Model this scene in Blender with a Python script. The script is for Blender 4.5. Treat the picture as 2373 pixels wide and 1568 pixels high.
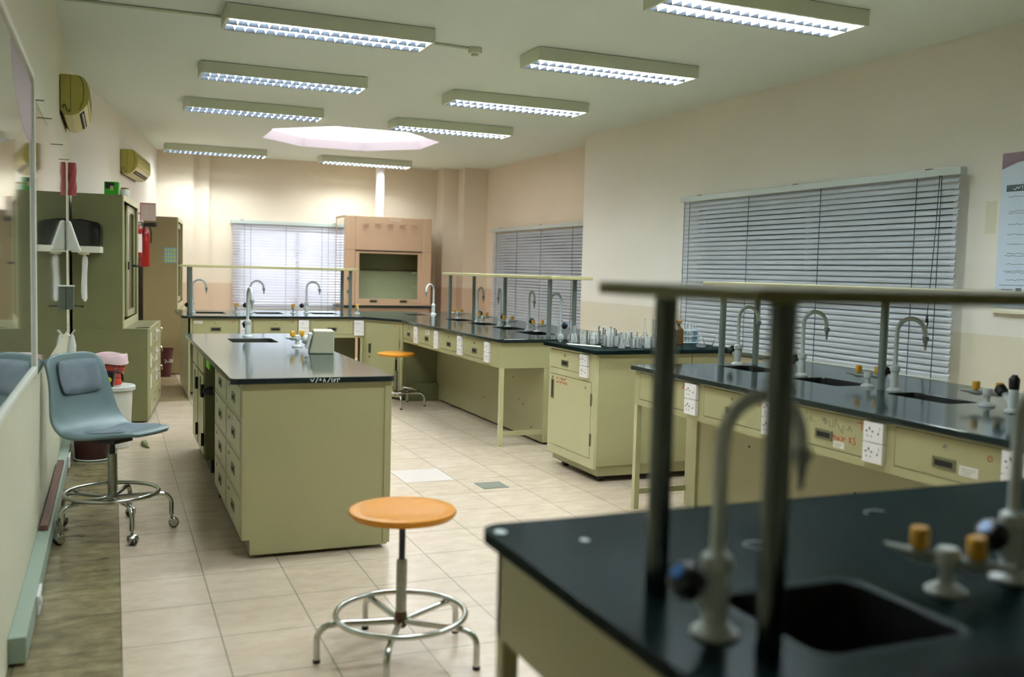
import bpy, bmesh, math, random
from mathutils import Vector, Matrix, Euler
random.seed(7)
S = bpy.context.scene
for o in list(bpy.data.objects): bpy.data.objects.remove(o)
COL = S.collection
PI = math.pi
def rad(d): return d*PI/180

# ------------------------------------------------------------------ camera
cam_d = bpy.data.cameras.new('camera'); cam = bpy.data.objects.new('camera', cam_d); COL.objects.link(cam)
cam_d.sensor_width = 36.0; cam_d.lens = 36.0*2206/2373
yaw, pitch, roll = rad(22.82), rad(-4.02), rad(1.47)
fw = Vector((math.sin(yaw)*math.cos(pitch), math.cos(yaw)*math.cos(pitch), math.sin(pitch)))
rt = Vector((math.cos(yaw), -math.sin(yaw), 0)); up = rt.cross(fw)
r2 = math.cos(roll)*rt + math.sin(roll)*up; u2 = -math.sin(roll)*rt + math.cos(roll)*up
M = Matrix((r2, u2, -fw)).transposed().to_4x4(); M.translation = (0, 0, 1.5)
cam.matrix_world = M
cam_d.clip_start = 0.05; cam_d.clip_end = 100
cam_d.dof.use_dof = True; cam_d.dof.focus_distance = 7.0; cam_d.dof.aperture_fstop = 1.7
S.camera = cam
# ------------------------------------------------------------------ view, world, daylight
S.view_settings.view_transform = 'Standard'; S.view_settings.look = 'None'
S.cycles.transparent_max_bounces = 32; S.view_settings.gamma = 1.0; S.view_settings.use_curve_mapping = False
S.view_settings.exposure = 1.0
W = bpy.data.worlds.new('world'); S.world = W; W.use_nodes = True
bg = W.node_tree.nodes['Background']; bg.inputs[0].default_value = (0.93, 0.86, 1.0, 1); bg.inputs[1].default_value = 1.3
def area(name, loc, rot, sx, sy, power, col):
    l = bpy.data.lights.new(name, 'AREA'); l.shape = 'RECTANGLE'; l.size = sx; l.size_y = sy; l.energy = power; l.color = col
    o = bpy.data.objects.new(name, l); COL.objects.link(o); o.location = loc; o.rotation_euler = rot; return o
area('window_daylight', (2.75, 16.95, 1.5), (rad(-90), 0, 0), 2.0, 1.5, 12, (0.95, 0.86, 1.0))
TUBE = 100.0          # emission of the fluorescent tubes

# ------------------------------------------------------------------ helpers
def lin(c): 
    c = c/255.0
    return c/12.92 if c <= 0.04045 else ((c+0.055)/1.055)**2.4
def rgb(r, g, b): return (lin(r), lin(g), lin(b), 1)
MATS = {}
def mat(name, col, rough=0.5, metal=0.0, noise=0.0, nscale=8.0, bump=0.0, coat=0.0, spec=0.5, emit=None, estr=0, alpha=None, trans=0.0):
    m = bpy.data.materials.new(name); m.use_nodes = True; MATS[name] = m
    nt = m.node_tree; b = nt.nodes['Principled BSDF']
    b.inputs['Base Color'].default_value = col; b.inputs['Roughness'].default_value = rough
    b.inputs['Metallic'].default_value = metal; b.inputs['Coat Weight'].default_value = coat
    b.inputs['Coat Roughness'].default_value = 0.05; b.inputs['Specular IOR Level'].default_value = spec
    b.inputs['Transmission Weight'].default_value = trans
    if noise or bump:
        tc = nt.nodes.new('ShaderNodeNewGeometry'); n = nt.nodes.new('ShaderNodeTexNoise')
        n.inputs['Scale'].default_value = nscale; n.inputs['Detail'].default_value = 5
        nt.links.new(tc.outputs['Position'], n.inputs['Vector'])
        if noise:
            mx = nt.nodes.new('ShaderNodeMix'); mx.data_type = 'RGBA'
            mx.inputs[6].default_value = tuple(c*(1-noise) for c in col[:3])+(1,)
            mx.inputs[7].default_value = tuple(min(1, c*(1+noise)) for c in col[:3])+(1,)
            nt.links.new(n.outputs['Fac'], mx.inputs[0]); nt.links.new(mx.outputs[2], b.inputs['Base Color'])
        if bump:
            bp = nt.nodes.new('ShaderNodeBump'); bp.inputs['Strength'].default_value = bump; bp.inputs['Distance'].default_value = 0.01
            nt.links.new(n.outputs['Fac'], bp.inputs['Height']); nt.links.new(bp.outputs['Normal'], b.inputs['Normal'])
    if emit:
        b.inputs['Emission Color'].default_value = emit; b.inputs['Emission Strength'].default_value = estr
    return m
mat('steel_cream', rgb(166, 162, 120), 0.38, noise=0.05, nscale=3, coat=0.15)
mat('steel_cream_light', rgb(188, 184, 142), 0.38, noise=0.04, nscale=3, coat=0.15)
mat('steel_olive_shade', rgb(108, 108, 70), 0.4, noise=0.05, nscale=3, coat=0.1)  # olive with shadow put into it, for cabinet sides and knee spaces
mat('steel_tan', rgb(140, 124, 86), 0.45, noise=0.04, nscale=3)
mat('side_gloss', rgb(215, 215, 215), 0.06, metal=0.9)
mat('hood_beige', rgb(196, 168, 138), 0.45, noise=0.03, nscale=3)
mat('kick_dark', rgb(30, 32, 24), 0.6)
def epoxy(name, col, f0, f90, rough, power=3.0):
    m = bpy.data.materials.new(name); m.use_nodes = True; MATS[name] = m; nt = m.node_tree; nt.nodes.clear()
    out = nt.nodes.new('ShaderNodeOutputMaterial'); d = nt.nodes.new('ShaderNodeBsdfDiffuse'); g = nt.nodes.new('ShaderNodeBsdfGlossy'); mx = nt.nodes.new('ShaderNodeMixShader')
    n = nt.nodes.new('ShaderNodeTexNoise'); n.inputs['Scale'].default_value = 4; n.inputs['Detail'].default_value = 6
    ge = nt.nodes.new('ShaderNodeNewGeometry'); nt.links.new(ge.outputs['Position'], n.inputs['Vector'])
    cm = nt.nodes.new('ShaderNodeMix'); cm.data_type = 'RGBA'; cm.inputs[6].default_value = tuple(c*0.7 for c in col[:3])+(1,); cm.inputs[7].default_value = tuple(c*1.4 for c in col[:3])+(1,)
    nt.links.new(n.outputs['Fac'], cm.inputs[0]); nt.links.new(cm.outputs[2], d.inputs[0])
    g.inputs[0].default_value = (0.92, 0.99, 1.0, 1); g.inputs['Roughness'].default_value = rough
    lw = nt.nodes.new('ShaderNodeLayerWeight'); lw.inputs[0].default_value = 0.5
    pw = nt.nodes.new('ShaderNodeMath'); pw.operation = 'POWER'; pw.inputs[1].default_value = power; nt.links.new(lw.outputs['Facing'], pw.inputs[0])
    mr = nt.nodes.new('ShaderNodeMapRange'); mr.inputs[3].default_value = f0; mr.inputs[4].default_value = f90; nt.links.new(pw.outputs[0], mr.inputs[0])
    nt.links.new(mr.outputs[0], mx.inputs[0]); nt.links.new(d.outputs[0], mx.inputs[1]); nt.links.new(g.outputs[0], mx.inputs[2]); nt.links.new(mx.outputs[0], out.inputs[0])
epoxy('worktop', rgb(26, 35, 36), 0.03, 0.85, 0.11, 4.5)
epoxy('worktop_black', rgb(6, 20, 20), 0.012, 0.10, 0.22, 4.0)
mat('sink_black', rgb(6, 8, 8), 0.5)
mat('sink_rim', rgb(16, 30, 32), 0.6, spec=0.2)
mat('black', rgb(12, 12, 12), 0.4)
mat('black_gloss', rgb(6, 6, 6), 0.12)
mat('slot', rgb(4, 4, 4), 0.8)
mat('handle_metal', rgb(120, 120, 95), 0.35, metal=0.6)
mat('chrome', rgb(190, 192, 185), 0.16, metal=1.0)
mat('chrome_worn', rgb(150, 152, 140), 0.32, metal=1.0, noise=0.3, nscale=30)
mat('post_teal', rgb(126, 138, 133), 0.35, metal=0.45)
mat('post_steel', rgb(86, 91, 87), 0.2, metal=1.0)
mat('rust', rgb(90, 66, 40), 0.7, metal=0.3, noise=0.4, nscale=60)
mat('tap_white', rgb(205, 212, 210), 0.35)
mat('tap_gray', rgb(150, 156, 150), 0.35)
mat('knob_blue', rgb(30, 110, 190), 0.3)
mat('knob_teal', rgb(25, 75, 80), 0.4)
mat('knob_yellow', rgb(214, 158, 38), 0.4)
mat('shelf_cream', rgb(186, 180, 130), 0.45)
mat('shelf_dark', rgb(108, 104, 56), 0.45)
mat('socket_white', rgb(240, 236, 236), 0.35)
mat('socket_hole', rgb(50, 60, 62), 0.6)
mat('wood_seat', rgb(196, 128, 30), 0.3, noise=0.08, nscale=14, spec=0.15)
mat('floor_grout', rgb(120, 125, 110), 0.8)
mat('blind_white', rgb(218, 216, 220), 0.4, noise=0.05, nscale=6)
mat('blind_gray', rgb(228, 234, 238), 0.35, noise=0.06, nscale=6)
mat('blind_rail', rgb(185, 195, 190), 0.4)
mat('cord', rgb(58, 70, 66), 0.8)
mat('cord_light', rgb(190, 200, 195), 0.6)
mat('fixture', rgb(208, 214, 192), 0.5)
mat('reflector', rgb(225, 228, 235), 0.25, metal=0.7)
mat('louvre_side', rgb(22, 27, 34), 0.4)
mat('louvre', rgb(240, 240, 245), 0.3)
mat('white_plastic', rgb(235, 236, 224), 0.4)
mat('ivory', rgb(222, 220, 190), 0.45)
mat('ac_yellow', rgb(182, 172, 82), 0.4, noise=0.06, nscale=6)
mat('ac_cream', rgb(205, 196, 140), 0.45, noise=0.1, nscale=12)
mat('ac_filter', rgb(150, 145, 85), 0.6)
mat('chair_shell', rgb(98, 118, 119), 0.42, noise=0.05, nscale=5)
mat('chair_fabric', rgb(112, 124, 132), 0.95, noise=0.4, nscale=9, bump=0.1)
mat('trunk_gray', rgb(150, 165, 150), 0.5, noise=0.08, nscale=6)
mat('wood_brown', rgb(92, 58, 42), 0.5, noise=0.1, nscale=10)
mat('alu', rgb(175, 185, 178), 0.35, metal=0.4)
mat('board_gloss', rgb(138, 148, 130), 0.02, spec=0.8, coat=1.0)
mat('board_poster', rgb(110, 124, 120), 0.02, spec=0.8, coat=1.0)
mat('poster_purple', rgb(132, 110, 122), 0.3)
mat('poster_blue', rgb(205, 220, 236), 0.5)
mat('poster_ink', rgb(60, 76, 80), 0.6)
mat('poster_white', rgb(238, 242, 245), 0.5)
mat('red', rgb(150, 20, 14), 0.3)
mat('red_label', rgb(205, 60, 35), 0.4)
mat('label_white', rgb(225, 222, 214), 0.5)
mat('red_ink', rgb(186, 66, 40), 0.7)
mat('gray_ink', rgb(118, 122, 98), 0.8)
mat('chalk', rgb(225, 235, 230), 0.8)
mat('basket_red', rgb(196, 62, 34), 0.5)
mat('bag_pink', rgb(235, 205, 210), 0.35)
mat('bin_maroon', rgb(70, 22, 20), 0.35)
mat('bin_dark', rgb(52, 16, 12), 0.4)
mat('mug_navy', rgb(14, 18, 28), 0.3)
mat('yellow', rgb(200, 190, 30), 0.5)
mat('green', rgb(40, 150, 20), 0.4)
mat('lime', rgb(110, 190, 30), 0.5)
mat('tissue', rgb(235, 238, 240), 0.9)
mat('steel_gray', rgb(120, 128, 118), 0.35, metal=0.5)
mat('cloth_white', rgb(205, 210, 205), 0.8)
mat('plastic_wrap_red', rgb(150, 60, 62), 0.4, noise=0.3, nscale=30)
mat('sign_red', rgb(170, 40, 50), 0.4)
mat('sign_pink', rgb(215, 195, 190), 0.5, noise=0.15, nscale=25)
mat('stamp_blue', rgb(120, 165, 178), 0.5)
mat('box_gray', rgb(165, 164, 140), 0.45)
mat('box_white', rgb(205, 208, 200), 0.4)
mat('hood_inside', rgb(215, 220, 195), 0.6)
mat('duct_white', rgb(240, 236, 240), 0.4)
mat('amber', rgb(84, 58, 14), 0.15)
mat('cork', rgb(140, 100, 30), 0.6)
mat('rack_white', rgb(190, 215, 225), 0.35)
mat('leaf', rgb(110, 112, 70), 0.7)
mat('drain', rgb(98, 100, 86), 0.4)
mat('rubber', rgb(18, 18, 18), 0.6)
mat('jar_glass', rgb(215, 220, 205), 0.15)
mat('blocker_dark', rgb(45, 50, 48), 0.9)
mat('tube_lit', rgb(255, 255, 255), 0.5, emit=(0.90, 1.0, 1.04, 1), estr=TUBE)
mat('tube_dim', rgb(255, 255, 255), 0.5, emit=(0.90, 1.0, 1.04, 1), estr=TUBE*0.85)
def glassy(name, tint, gl=0.12, rough=0.03):
    m = bpy.data.materials.new(name); m.use_nodes = True; MATS[name] = m; nt = m.node_tree; nt.nodes.clear()
    out = nt.nodes.new('ShaderNodeOutputMaterial'); t = nt.nodes.new('ShaderNodeBsdfTransparent'); g = nt.nodes.new('ShaderNodeBsdfGlossy')
    t.inputs[0].default_value = tint; g.inputs['Roughness'].default_value = rough
    lw = nt.nodes.new('ShaderNodeLayerWeight'); lw.inputs[0].default_value = gl
    if name == 'lab_glass':
        df = nt.nodes.new('ShaderNodeBsdfDiffuse'); df.inputs[0].default_value = (0.95, 0.97, 0.96, 1); m0 = nt.nodes.new('ShaderNodeMixShader'); m0.inputs[0].default_value = 0.13
        nt.links.new(t.outputs[0], m0.inputs[1]); nt.links.new(df.outputs[0], m0.inputs[2]); t = m0
    mx = nt.nodes.new('ShaderNodeMixShader'); nt.links.new(lw.outputs['Fresnel'], mx.inputs[0])
    nt.links.new(t.outputs[0], mx.inputs[1]); nt.links.new(g.outputs[0], mx.inputs[2]); nt.links.new(mx.outputs[0], out.inputs[0])
glassy('pane', (0.82, 0.9, 0.88, 1), 0.12)
glassy('lab_glass', (0.97, 0.98, 0.97, 1), 0.2, 0.12)
glassy('door_glass', (0.85, 0.92, 0.9, 1), 0.45)
glassy('hood_glass', (0.95, 0.98, 0.93, 1), 0.15)

def wall_mat(name, upc, dnc, zsplit):
    m = bpy.data.materials.new(name); m.use_nodes = True; MATS[name] = m; nt = m.node_tree; b = nt.nodes['Principled BSDF']
    b.inputs['Roughness'].default_value = 0.6
    g = nt.nodes.new('ShaderNodeNewGeometry'); sp = nt.nodes.new('ShaderNodeSeparateXYZ'); nt.links.new(g.outputs['Position'], sp.inputs[0])
    lt = nt.nodes.new('ShaderNodeMath'); lt.operation = 'GREATER_THAN'; lt.inputs[1].default_value = zsplit
    nt.links.new(sp.outputs['Z'], lt.inputs[0])
    n = nt.nodes.new('ShaderNodeTexNoise'); n.inputs['Scale'].default_value = 1.3; nt.links.new(g.outputs['Position'], n.inputs['Vector'])
    mx = nt.nodes.new('ShaderNodeMix'); mx.data_type = 'RGBA'; mx.inputs[6].default_value = dnc; mx.inputs[7].default_value = upc
    nt.links.new(lt.outputs[0], mx.inputs[0])
    m2 = nt.nodes.new('ShaderNodeMix'); m2.data_type = 'RGBA'; m2.blend_type = 'MULTIPLY'; m2.inputs[0].default_value = 0.10
    nt.links.new(mx.outputs[2], m2.inputs[6]); nt.links.new(n.outputs['Fac'], m2.inputs[7]); nt.links.new(m2.outputs[2], b.inputs['Base Color'])
wall_mat('wall_near', rgb(236, 231, 218), rgb(222, 214, 190), 1.14)
wall_mat('wall_far', rgb(228, 214, 192), rgb(212, 188, 162), 1.19)
wall_mat('wall_plain', rgb(218, 216, 190), rgb(218, 216, 190), 1.19)
mat('ceiling', rgb(216, 226, 216), 0.7, noise=0.02, nscale=2)

def tile_mat(name, c1, c2, grout, stain):
    m = bpy.data.materials.new(name); m.use_nodes = True; MATS[name] = m; nt = m.node_tree; b = nt.nodes['Principled BSDF']
    b.inputs['Roughness'].default_value = 0.22; b.inputs['Specular IOR Level'].default_value = 0.45
    g = nt.nodes.new('ShaderNodeNewGeometry'); mp = nt.nodes.new('ShaderNodeMapping')
    mp.inputs['Location'].default_value = (-0.029+0.3725*20, -3.49+0.41*20, 0)
    nt.links.new(g.outputs['Position'], mp.inputs[0])
    br = nt.nodes.new('ShaderNodeTexBrick'); br.offset = 0; br.squash = 1
    br.inputs['Scale'].default_value = 1; br.inputs['Brick Width'].default_value = 0.3725; br.inputs['Row Height'].default_value = 0.41
    br.inputs['Mortar Size'].default_value = 0.0022; br.inputs['Mortar Smooth'].default_value = 0.1
    br.inputs['Color1'].default_value = c1; br.inputs['Color2'].default_value = c2; br.inputs['Mortar'].default_value = grout
    nt.links.new(mp.outputs[0], br.inputs[0])
    n = nt.nodes.new('ShaderNodeTexNoise'); n.inputs['Scale'].default_value = 7; n.inputs['Detail'].default_value = 8; n.inputs['Roughness'].default_value = 0.7
    mp2 = nt.nodes.new('ShaderNodeMapping'); mp2.inputs['Scale'].default_value = (1, 1.9, 1); nt.links.new(g.outputs['Position'], mp2.inputs[0])
    nt.links.new(mp2.outputs[0], n.inputs['Vector'])
    cr = nt.nodes.new('ShaderNodeValToRGB'); cr.color_ramp.elements[0].position = 0.35; cr.color_ramp.elements[0].color = stain
    cr.color_ramp.elements[1].position = 0.62; cr.color_ramp.elements[1].color = (1, 1, 1, 1)
    nt.links.new(n.outputs['Fac'], cr.inputs[0])
    mx = nt.nodes.new('ShaderNodeMix'); mx.data_type = 'RGBA'; mx.blend_type = 'MULTIPLY'; mx.inputs[0].default_value = 1
    nt.links.new(br.outputs['Color'], mx.inputs[6]); nt.links.new(cr.outputs[0], mx.inputs[7]); nt.links.new(mx.outputs[2], b.inputs['Base Color'])
tile_mat('tile', rgb(212, 194, 176), rgb(206, 188, 168), rgb(120, 126, 110), (0.86, 0.83, 0.78, 1))
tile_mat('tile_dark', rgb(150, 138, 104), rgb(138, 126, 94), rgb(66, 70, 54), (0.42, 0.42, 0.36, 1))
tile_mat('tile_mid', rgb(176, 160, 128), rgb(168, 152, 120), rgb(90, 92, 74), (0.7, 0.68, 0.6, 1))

class Fr:
    """local frame: u along a front, n outward, z up"""
    def __init__(s, o, u, n): s.o = Vector(o); s.u = Vector(u).normalized(); s.n = Vector(n).normalized(); s.z = Vector((0, 0, 1))
    def p(s, u, n, z): return s.o + s.u*u + s.n*n + s.z*z
WF = Fr((0, 0, 0), (1, 0, 0), (0, 1, 0))
def basis(d):
    d = d.normalized(); a = Vector((0, 0, 1)) if abs(d.z) < 0.9 else Vector((1, 0, 0))
    x = d.cross(a).normalized(); return x, d.cross(x)
class MB:
    def __init__(s): s.bm = bmesh.new()
    def hexa(s, P):
        v = [s.bm.verts.new(p) for p in P]
        for f in ((0, 1, 2, 3), (4, 7, 6, 5), (0, 4, 5, 1), (1, 5, 6, 2), (2, 6, 7, 3), (3, 7, 4, 0)): s.bm.faces.new([v[i] for i in f])
        return s
    def fbox(s, fr, u0, u1, n0, n1, z0, z1):
        return s.hexa([fr.p(u0, n0, z0), fr.p(u1, n0, z0), fr.p(u1, n1, z0), fr.p(u0, n1, z0), fr.p(u0, n0, z1), fr.p(u1, n0, z1), fr.p(u1, n1, z1), fr.p(u0, n1, z1)])
    def box(s, x0, x1, y0, y1, z0, z1): return s.fbox(WF, x0, x1, y0, y1, z0, z1)
    def rings(s, R, closed=False, cap=True, smooth=True):
        V = [[s.bm.verts.new(p) for p in r] for r in R]; n = len(V[0]); k = len(V)
        for i in range(k if closed else k-1):
            a, b = V[i], V[(i+1) % k]
            for j in range(n):
                f = s.bm.faces.new((a[j], a[(j+1) % n], b[(j+1) % n], b[j])); f.smooth = smooth
        if cap and not closed:
            s.bm.faces.new(V[0]); s.bm.faces.new(V[-1][::-1])
        return s
    def tube(s, P, r, seg=10, closed=False, cap=True):
        P = [Vector(p) for p in P]; R = []; n = len(P)
        rr = r if isinstance(r, (list, tuple)) else [r]*n
        px = None
        for i in range(n):
            if closed: d = (P[(i+1) % n]-P[i-1])
            else: d = P[min(i+1, n-1)]-P[max(i-1, 0)]
            d = d.normalized()
            if px is None: x, y = basis(d)
            else:
                x = (px - d*px.dot(d)).normalized(); y = d.cross(x)
            px = x
            R.append([P[i]+x*math.cos(2*PI*j/seg)*rr[i]+y*math.sin(2*PI*j/seg)*rr[i] for j in range(seg)])
        return s.rings(R, closed, cap)
    def cyl(s, a, b, r, r1=None, seg=16): return s.tube([a, b], [r, r if r1 is None else r1], seg)
    def lathe(s, c, prof, seg=24, axis=None, cap=True):
        c = Vector(c)
        if axis is None: R = [[c+Vector((r*math.cos(2*PI*j/seg), r*math.sin(2*PI*j/seg), z)) for j in range(seg)] for r, z in prof]
        else:
            d = Vector(axis).normalized(); x, y = basis(d)
            R = [[c+d*z+x*r*math.cos(2*PI*j/seg)+y*r*math.sin(2*PI*j/seg) for j in range(seg)] for r, z in prof]
        return s.rings(R, False, cap)
    def torus(s, c, R, r, seg=40, rs=10):
        c = Vector(c); return s.tube([c+Vector((R*math.cos(2*PI*i/seg), R*math.sin(2*PI*i/seg), 0)) for i in range(seg)], r, rs, closed=True)
    def plate(s, outer, holes, z0, z1, top=True, bot=True):
        loops = [outer]+holes; bm = s.bm
        for z, on in ((z1, top), (z0, bot)):
            if not on: continue
            E = []
            for lp in loops:
                v = [bm.verts.new((p[0], p[1], z)) for p in lp]
                E += [bm.edges.new((v[i], v[(i+1) % len(v)])) for i in range(len(v))]
            bmesh.ops.triangle_fill(bm, use_beauty=True, use_dissolve=False, edges=E)
        for lp in loops:
            a = [bm.verts.new((p[0], p[1], z0)) for p in lp]; b = [bm.verts.new((p[0], p[1], z1)) for p in lp]; n = len(lp)
            for i in range(n): bm.faces.new((a[i], a[(i+1) % n], b[(i+1) % n], b[i]))
        bmesh.ops.remove_doubles(bm, verts=bm.verts, dist=1e-5)
        return s
    def prism(s, fr, uz, n0, n1, smooth=False):
        """outline in (u,z), extruded along n"""
        a = [s.bm.verts.new(fr.p(u, n0, z)) for u, z in uz]; b = [s.bm.verts.new(fr.p(u, n1, z)) for u, z in uz]; n = len(uz)
        for i in range(n):
            f = s.bm.faces.new((a[i], a[(i+1) % n], b[(i+1) % n], b[i])); f.smooth = smooth
        s.bm.faces.new(a); s.bm.faces.new(b[::-1]); return s
    def holed(s, fr, u0, u1, n0, n1, z0, z1, holes):
        us = sorted({u0, u1, *[h[0] for h in holes], *[h[1] for h in holes]}); zs = sorted({z0, z1, *[h[2] for h in holes], *[h[3] for h in holes]})
        for i in range(len(us)-1):
            for j in range(len(zs)-1):
                cu, cz = (us[i]+us[i+1])/2, (zs[j]+zs[j+1])/2
                if not any(h[0] < cu < h[1] and h[2] < cz < h[3] for h in holes): s.fbox(fr, us[i], us[i+1], n0, n1, zs[j], zs[j+1])
        return s
    def strokes(s, fr, u, z, sc, lines, w=0.0025, n=0.0012):
        """handwriting: polylines in a unit box laid as thin raised strips"""
        for ln in lines:
            for (a, b), (c, d) in zip(ln[:-1], ln[1:]):
                p0 = Vector((u+a*sc, z+b*sc)); p1 = Vector((u+c*sc, z+d*sc)); t = p1-p0
                if t.length < 1e-6: continue
                t.normalize(); q = Vector((-t.y, t.x))*w/2; e = t*w*0.35
                c4 = [p0-e-q, p1+e-q, p1+e+q, p0-e+q]
                s.hexa([fr.p(c_.x, 0, c_.y) for c_ in c4]+[fr.p(c_.x, n, c_.y) for c_ in c4])
        return s
    def build(s, name, m, parent=None, bevel=0.0, subsurf=0, local=False, sharp=38):
        bm = s.bm; bmesh.ops.recalc_face_normals(bm, faces=bm.faces)
        if parent and not local:
            off = Vector((0, 0, 0)); q = parent
            while q: off += q.location; q = q.parent
            for v in bm.verts: v.co -= off
        bm.edges.ensure_lookup_table()
        for e in bm.edges:
            if len(e.link_faces) == 2 and e.calc_face_angle(0) > rad(sharp): e.smooth = False
        me = bpy.data.meshes.new(name); bm.to_mesh(me); bm.free()
        o = bpy.data.objects.new(name, me); COL.objects.link(o)
        if isinstance(m, str): m = MATS[m]
        if isinstance(m, (list, tuple)):
            for k in m: me.materials.append(MATS[k])
        else: me.materials.append(m)
        if parent: o.parent = parent
        if bevel:
            b = o.modifiers.new('bevel', 'BEVEL'); b.width = bevel; b.segments = 2; b.limit_method = 'ANGLE'; b.angle_limit = rad(50)
        if subsurf:
            b = o.modifiers.new('sub', 'SUBSURF'); b.levels = subsurf; b.render_levels = subsurf
        return o
def tag(o, label, cat, group=None, kind=None):
    if label: o['label'] = label
    if cat: o['category'] = cat
    if group: o['group'] = group
    if kind: o['kind'] = kind
    return o
def thing(name, label, cat, loc, rz=0, group=None):
    o = bpy.data.objects.new(name, None); COL.objects.link(o); o.location = loc; o.rotation_euler = (0, 0, rz)
    o.empty_display_size = 0.1
    return tag(o, label, cat, group)
def struct(o): o['kind'] = 'structure'; return o
def kids(o): return [c for c in KID_SRC if c.parent == o]
KID_SRC = []
def dup(root, loc, rz=0.0, label=None, group=None):
    def rec(o, par):
        c = o.copy(); COL.objects.link(c)
        if par: c.parent = par
        for ch in [k for k in bpy.data.objects if k.parent == o]: rec(ch, c)
        return c
    r = rec(root, None); r.location = loc; r.rotation_euler = (0, 0, rz)
    if label: r['label'] = label
    if group: r['group'] = group
    return r
def rrect(x0, x1, y0, y1, r, k=5, which=(1, 1, 1, 1)):
    P = []
    for i, (cx, cy, a0) in enumerate(((x1-r, y0+r, -90), (x1-r, y1-r, 0), (x0+r, y1-r, 90), (x0+r, y0+r, 180))):
        if which[i]:
            for j in range(k+1):
                a = rad(a0+90*j/k); P.append((cx+r*math.cos(a), cy+r*math.sin(a)))
        else: P.append(((x1, y0), (x1, y1), (x0, y1), (x0, y0))[i])
    return P

# ================================================================== ROOM
CH = 3.28; XL = -0.36; XR = 5.70; XM = 6.10; YB = 16.45
# floor with a dark strip along the left wall and a darker far aisle
mb = MB(); bm = mb.bm
def q4(x0, x1, y0, y1, mi):
    v = [bm.verts.new(p) for p in ((x0, y0, 0), (x1, y0, 0), (x1, y1, 0), (x0, y1, 0))]; f = bm.faces.new(v); f.material_index = mi
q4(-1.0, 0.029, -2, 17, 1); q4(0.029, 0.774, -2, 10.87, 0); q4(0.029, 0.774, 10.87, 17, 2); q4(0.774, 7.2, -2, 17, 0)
for f in bm.faces: f.normal_update()
struct(mb.build('floor', ['tile', 'tile_dark', 'tile_mid']))
mb = MB(); oc = Vector((3.09, 13.33)); RO = 1.24
octo = [(oc.x+RO*math.cos(rad(22.5+45*i)), oc.y+RO*math.sin(rad(22.5+45*i))) for i in range(8)]
mb.plate([(-1, -2), (7.2, -2), (7.2, 17), (-1, 17)], [octo], CH, CH+0.12)
struct(mb.build('ceiling', 'ceiling'))
# skylight shaft and its pale diffuser
mat('shaft', rgb(168, 162, 168), 0.6)
mb = MB(); R0 = [(x, y, CH+0.0) for x, y in octo]; R1 = [(oc.x+(x-oc.x)*0.93, oc.y+(y-oc.y)*0.93, CH+0.20) for x, y in octo]
R2 = [(oc.x+(x-oc.x)*0.93, oc.y+(y-oc.y)*0.93, CH+0.42) for x, y in octo]
mb.rings([R0, R1, R2], cap=False, smooth=False)
struct(mb.build('trim_1', 'shaft'))
mat('sky_panel', rgb(255, 245, 252), 0.5, emit=(1.0, 0.95, 0.98, 1), estr=3.2)
struct(MB().plate([(oc.x+(x-oc.x)*0.95, oc.y+(y-oc.y)*0.95) for x, y in octo], [], CH+0.125, CH+0.135).build('window_4', 'sky_panel'))
# walls
def wall(name, fr, L, m, holes=(), t=0.15, H=CH):
    mb = MB(); mb.holed(fr, 0, L, -t, 0, 0, H, list(holes)); return struct(mb.build(name, m))
wall('wall_left', Fr((XL, -1.5, 0), (0, 1, 0), (1, 0, 0)), 11.5, 'wall_plain')
a0 = Vector((XL, 10.0, 0)); a1 = Vector((0.667, 16.27, 0)); au = (a1-a0).normalized(); an = Vector((au.y, -au.x, 0))
FA = Fr(a0, au, an)
wall('wall_left_angled', FA, (a1-a0).length, 'wall_near')
WR = Fr((XR, 11.24, 0), (0, -1, 0), (-1, 0, 0))     # u runs toward the camera
wall('wall_right', WR, 12.74, 'wall_near', [(11.24-8.55, 11.24-5.25, 0.72, 2.2)], t=0.12)
struct(MB().box(XR+0.12, XM, 11.12, 11.24, 0, CH).build('wall_return', 'wall_far'))
WM = Fr((XM, 16.5, 0), (0, -1, 0), (-1, 0, 0))
wall('wall_right_far', WM, 5.3, 'wall_far', [(16.5-15.15, 16.5-12.0, 0.72, 2.12)], t=0.12)
WB = Fr((0.3, YB, 0), (1, 0, 0), (0, -1, 0))
wall('wall_back', WB, 5.9, 'wall_far', [(1.62, 3.62, 0.8, 2.12)], t=0.12)
struct(MB().box(0.55, 1.21, 16.22, YB, 0, CH).build('trim_2', 'wall_far'))
struct(MB().box(1.21, 1.46, 16.34, YB, 0, CH).build('trim_3', 'wall_far'))
struct(MB().box(5.38, 5.66, 16.08, YB, 0, CH).build('trim_4', 'wall_far'))
struct(MB().box(5.66, XM, 15.76, YB, 0, CH).build('trim_5', 'wall_far'))
struct(MB().box(-0.6, 6.2, -1.65, -1.5, 0, CH).build('wall_front', 'wall_plain'))
# windows: frame, mullion, glass
def window(name, fr, u0, u1, z0, z1):
    mb = MB(); f = 0.05
    for a, b, c, d in ((u0, u1, z0, z0+f), (u0, u1, z1-f, z1), (u0, u0+f, z0+f, z1-f), (u1-f, u1, z0+f, z1-f), ((u0+u1)/2-f/2, (u0+u1)/2+f/2, z0+f, z1-f)):
        mb.fbox(fr, a, b, -0.10, -0.05, c, d)
    w = struct(mb.build(name, 'alu'))
    MB().fbox(fr, u0+f, u1-f, -0.08, -0.074, z0+f, z1-f).build('window_pane', 'pane', w)
window('window_1', WB, 1.62, 3.62, 0.8, 2.12)
window('window_2', WR, 11.24-8.55, 11.24-5.25, 0.72, 2.2)
window('window_3', WM, 16.5-15.15, 16.5-12.0, 0.72, 2.12)
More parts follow.
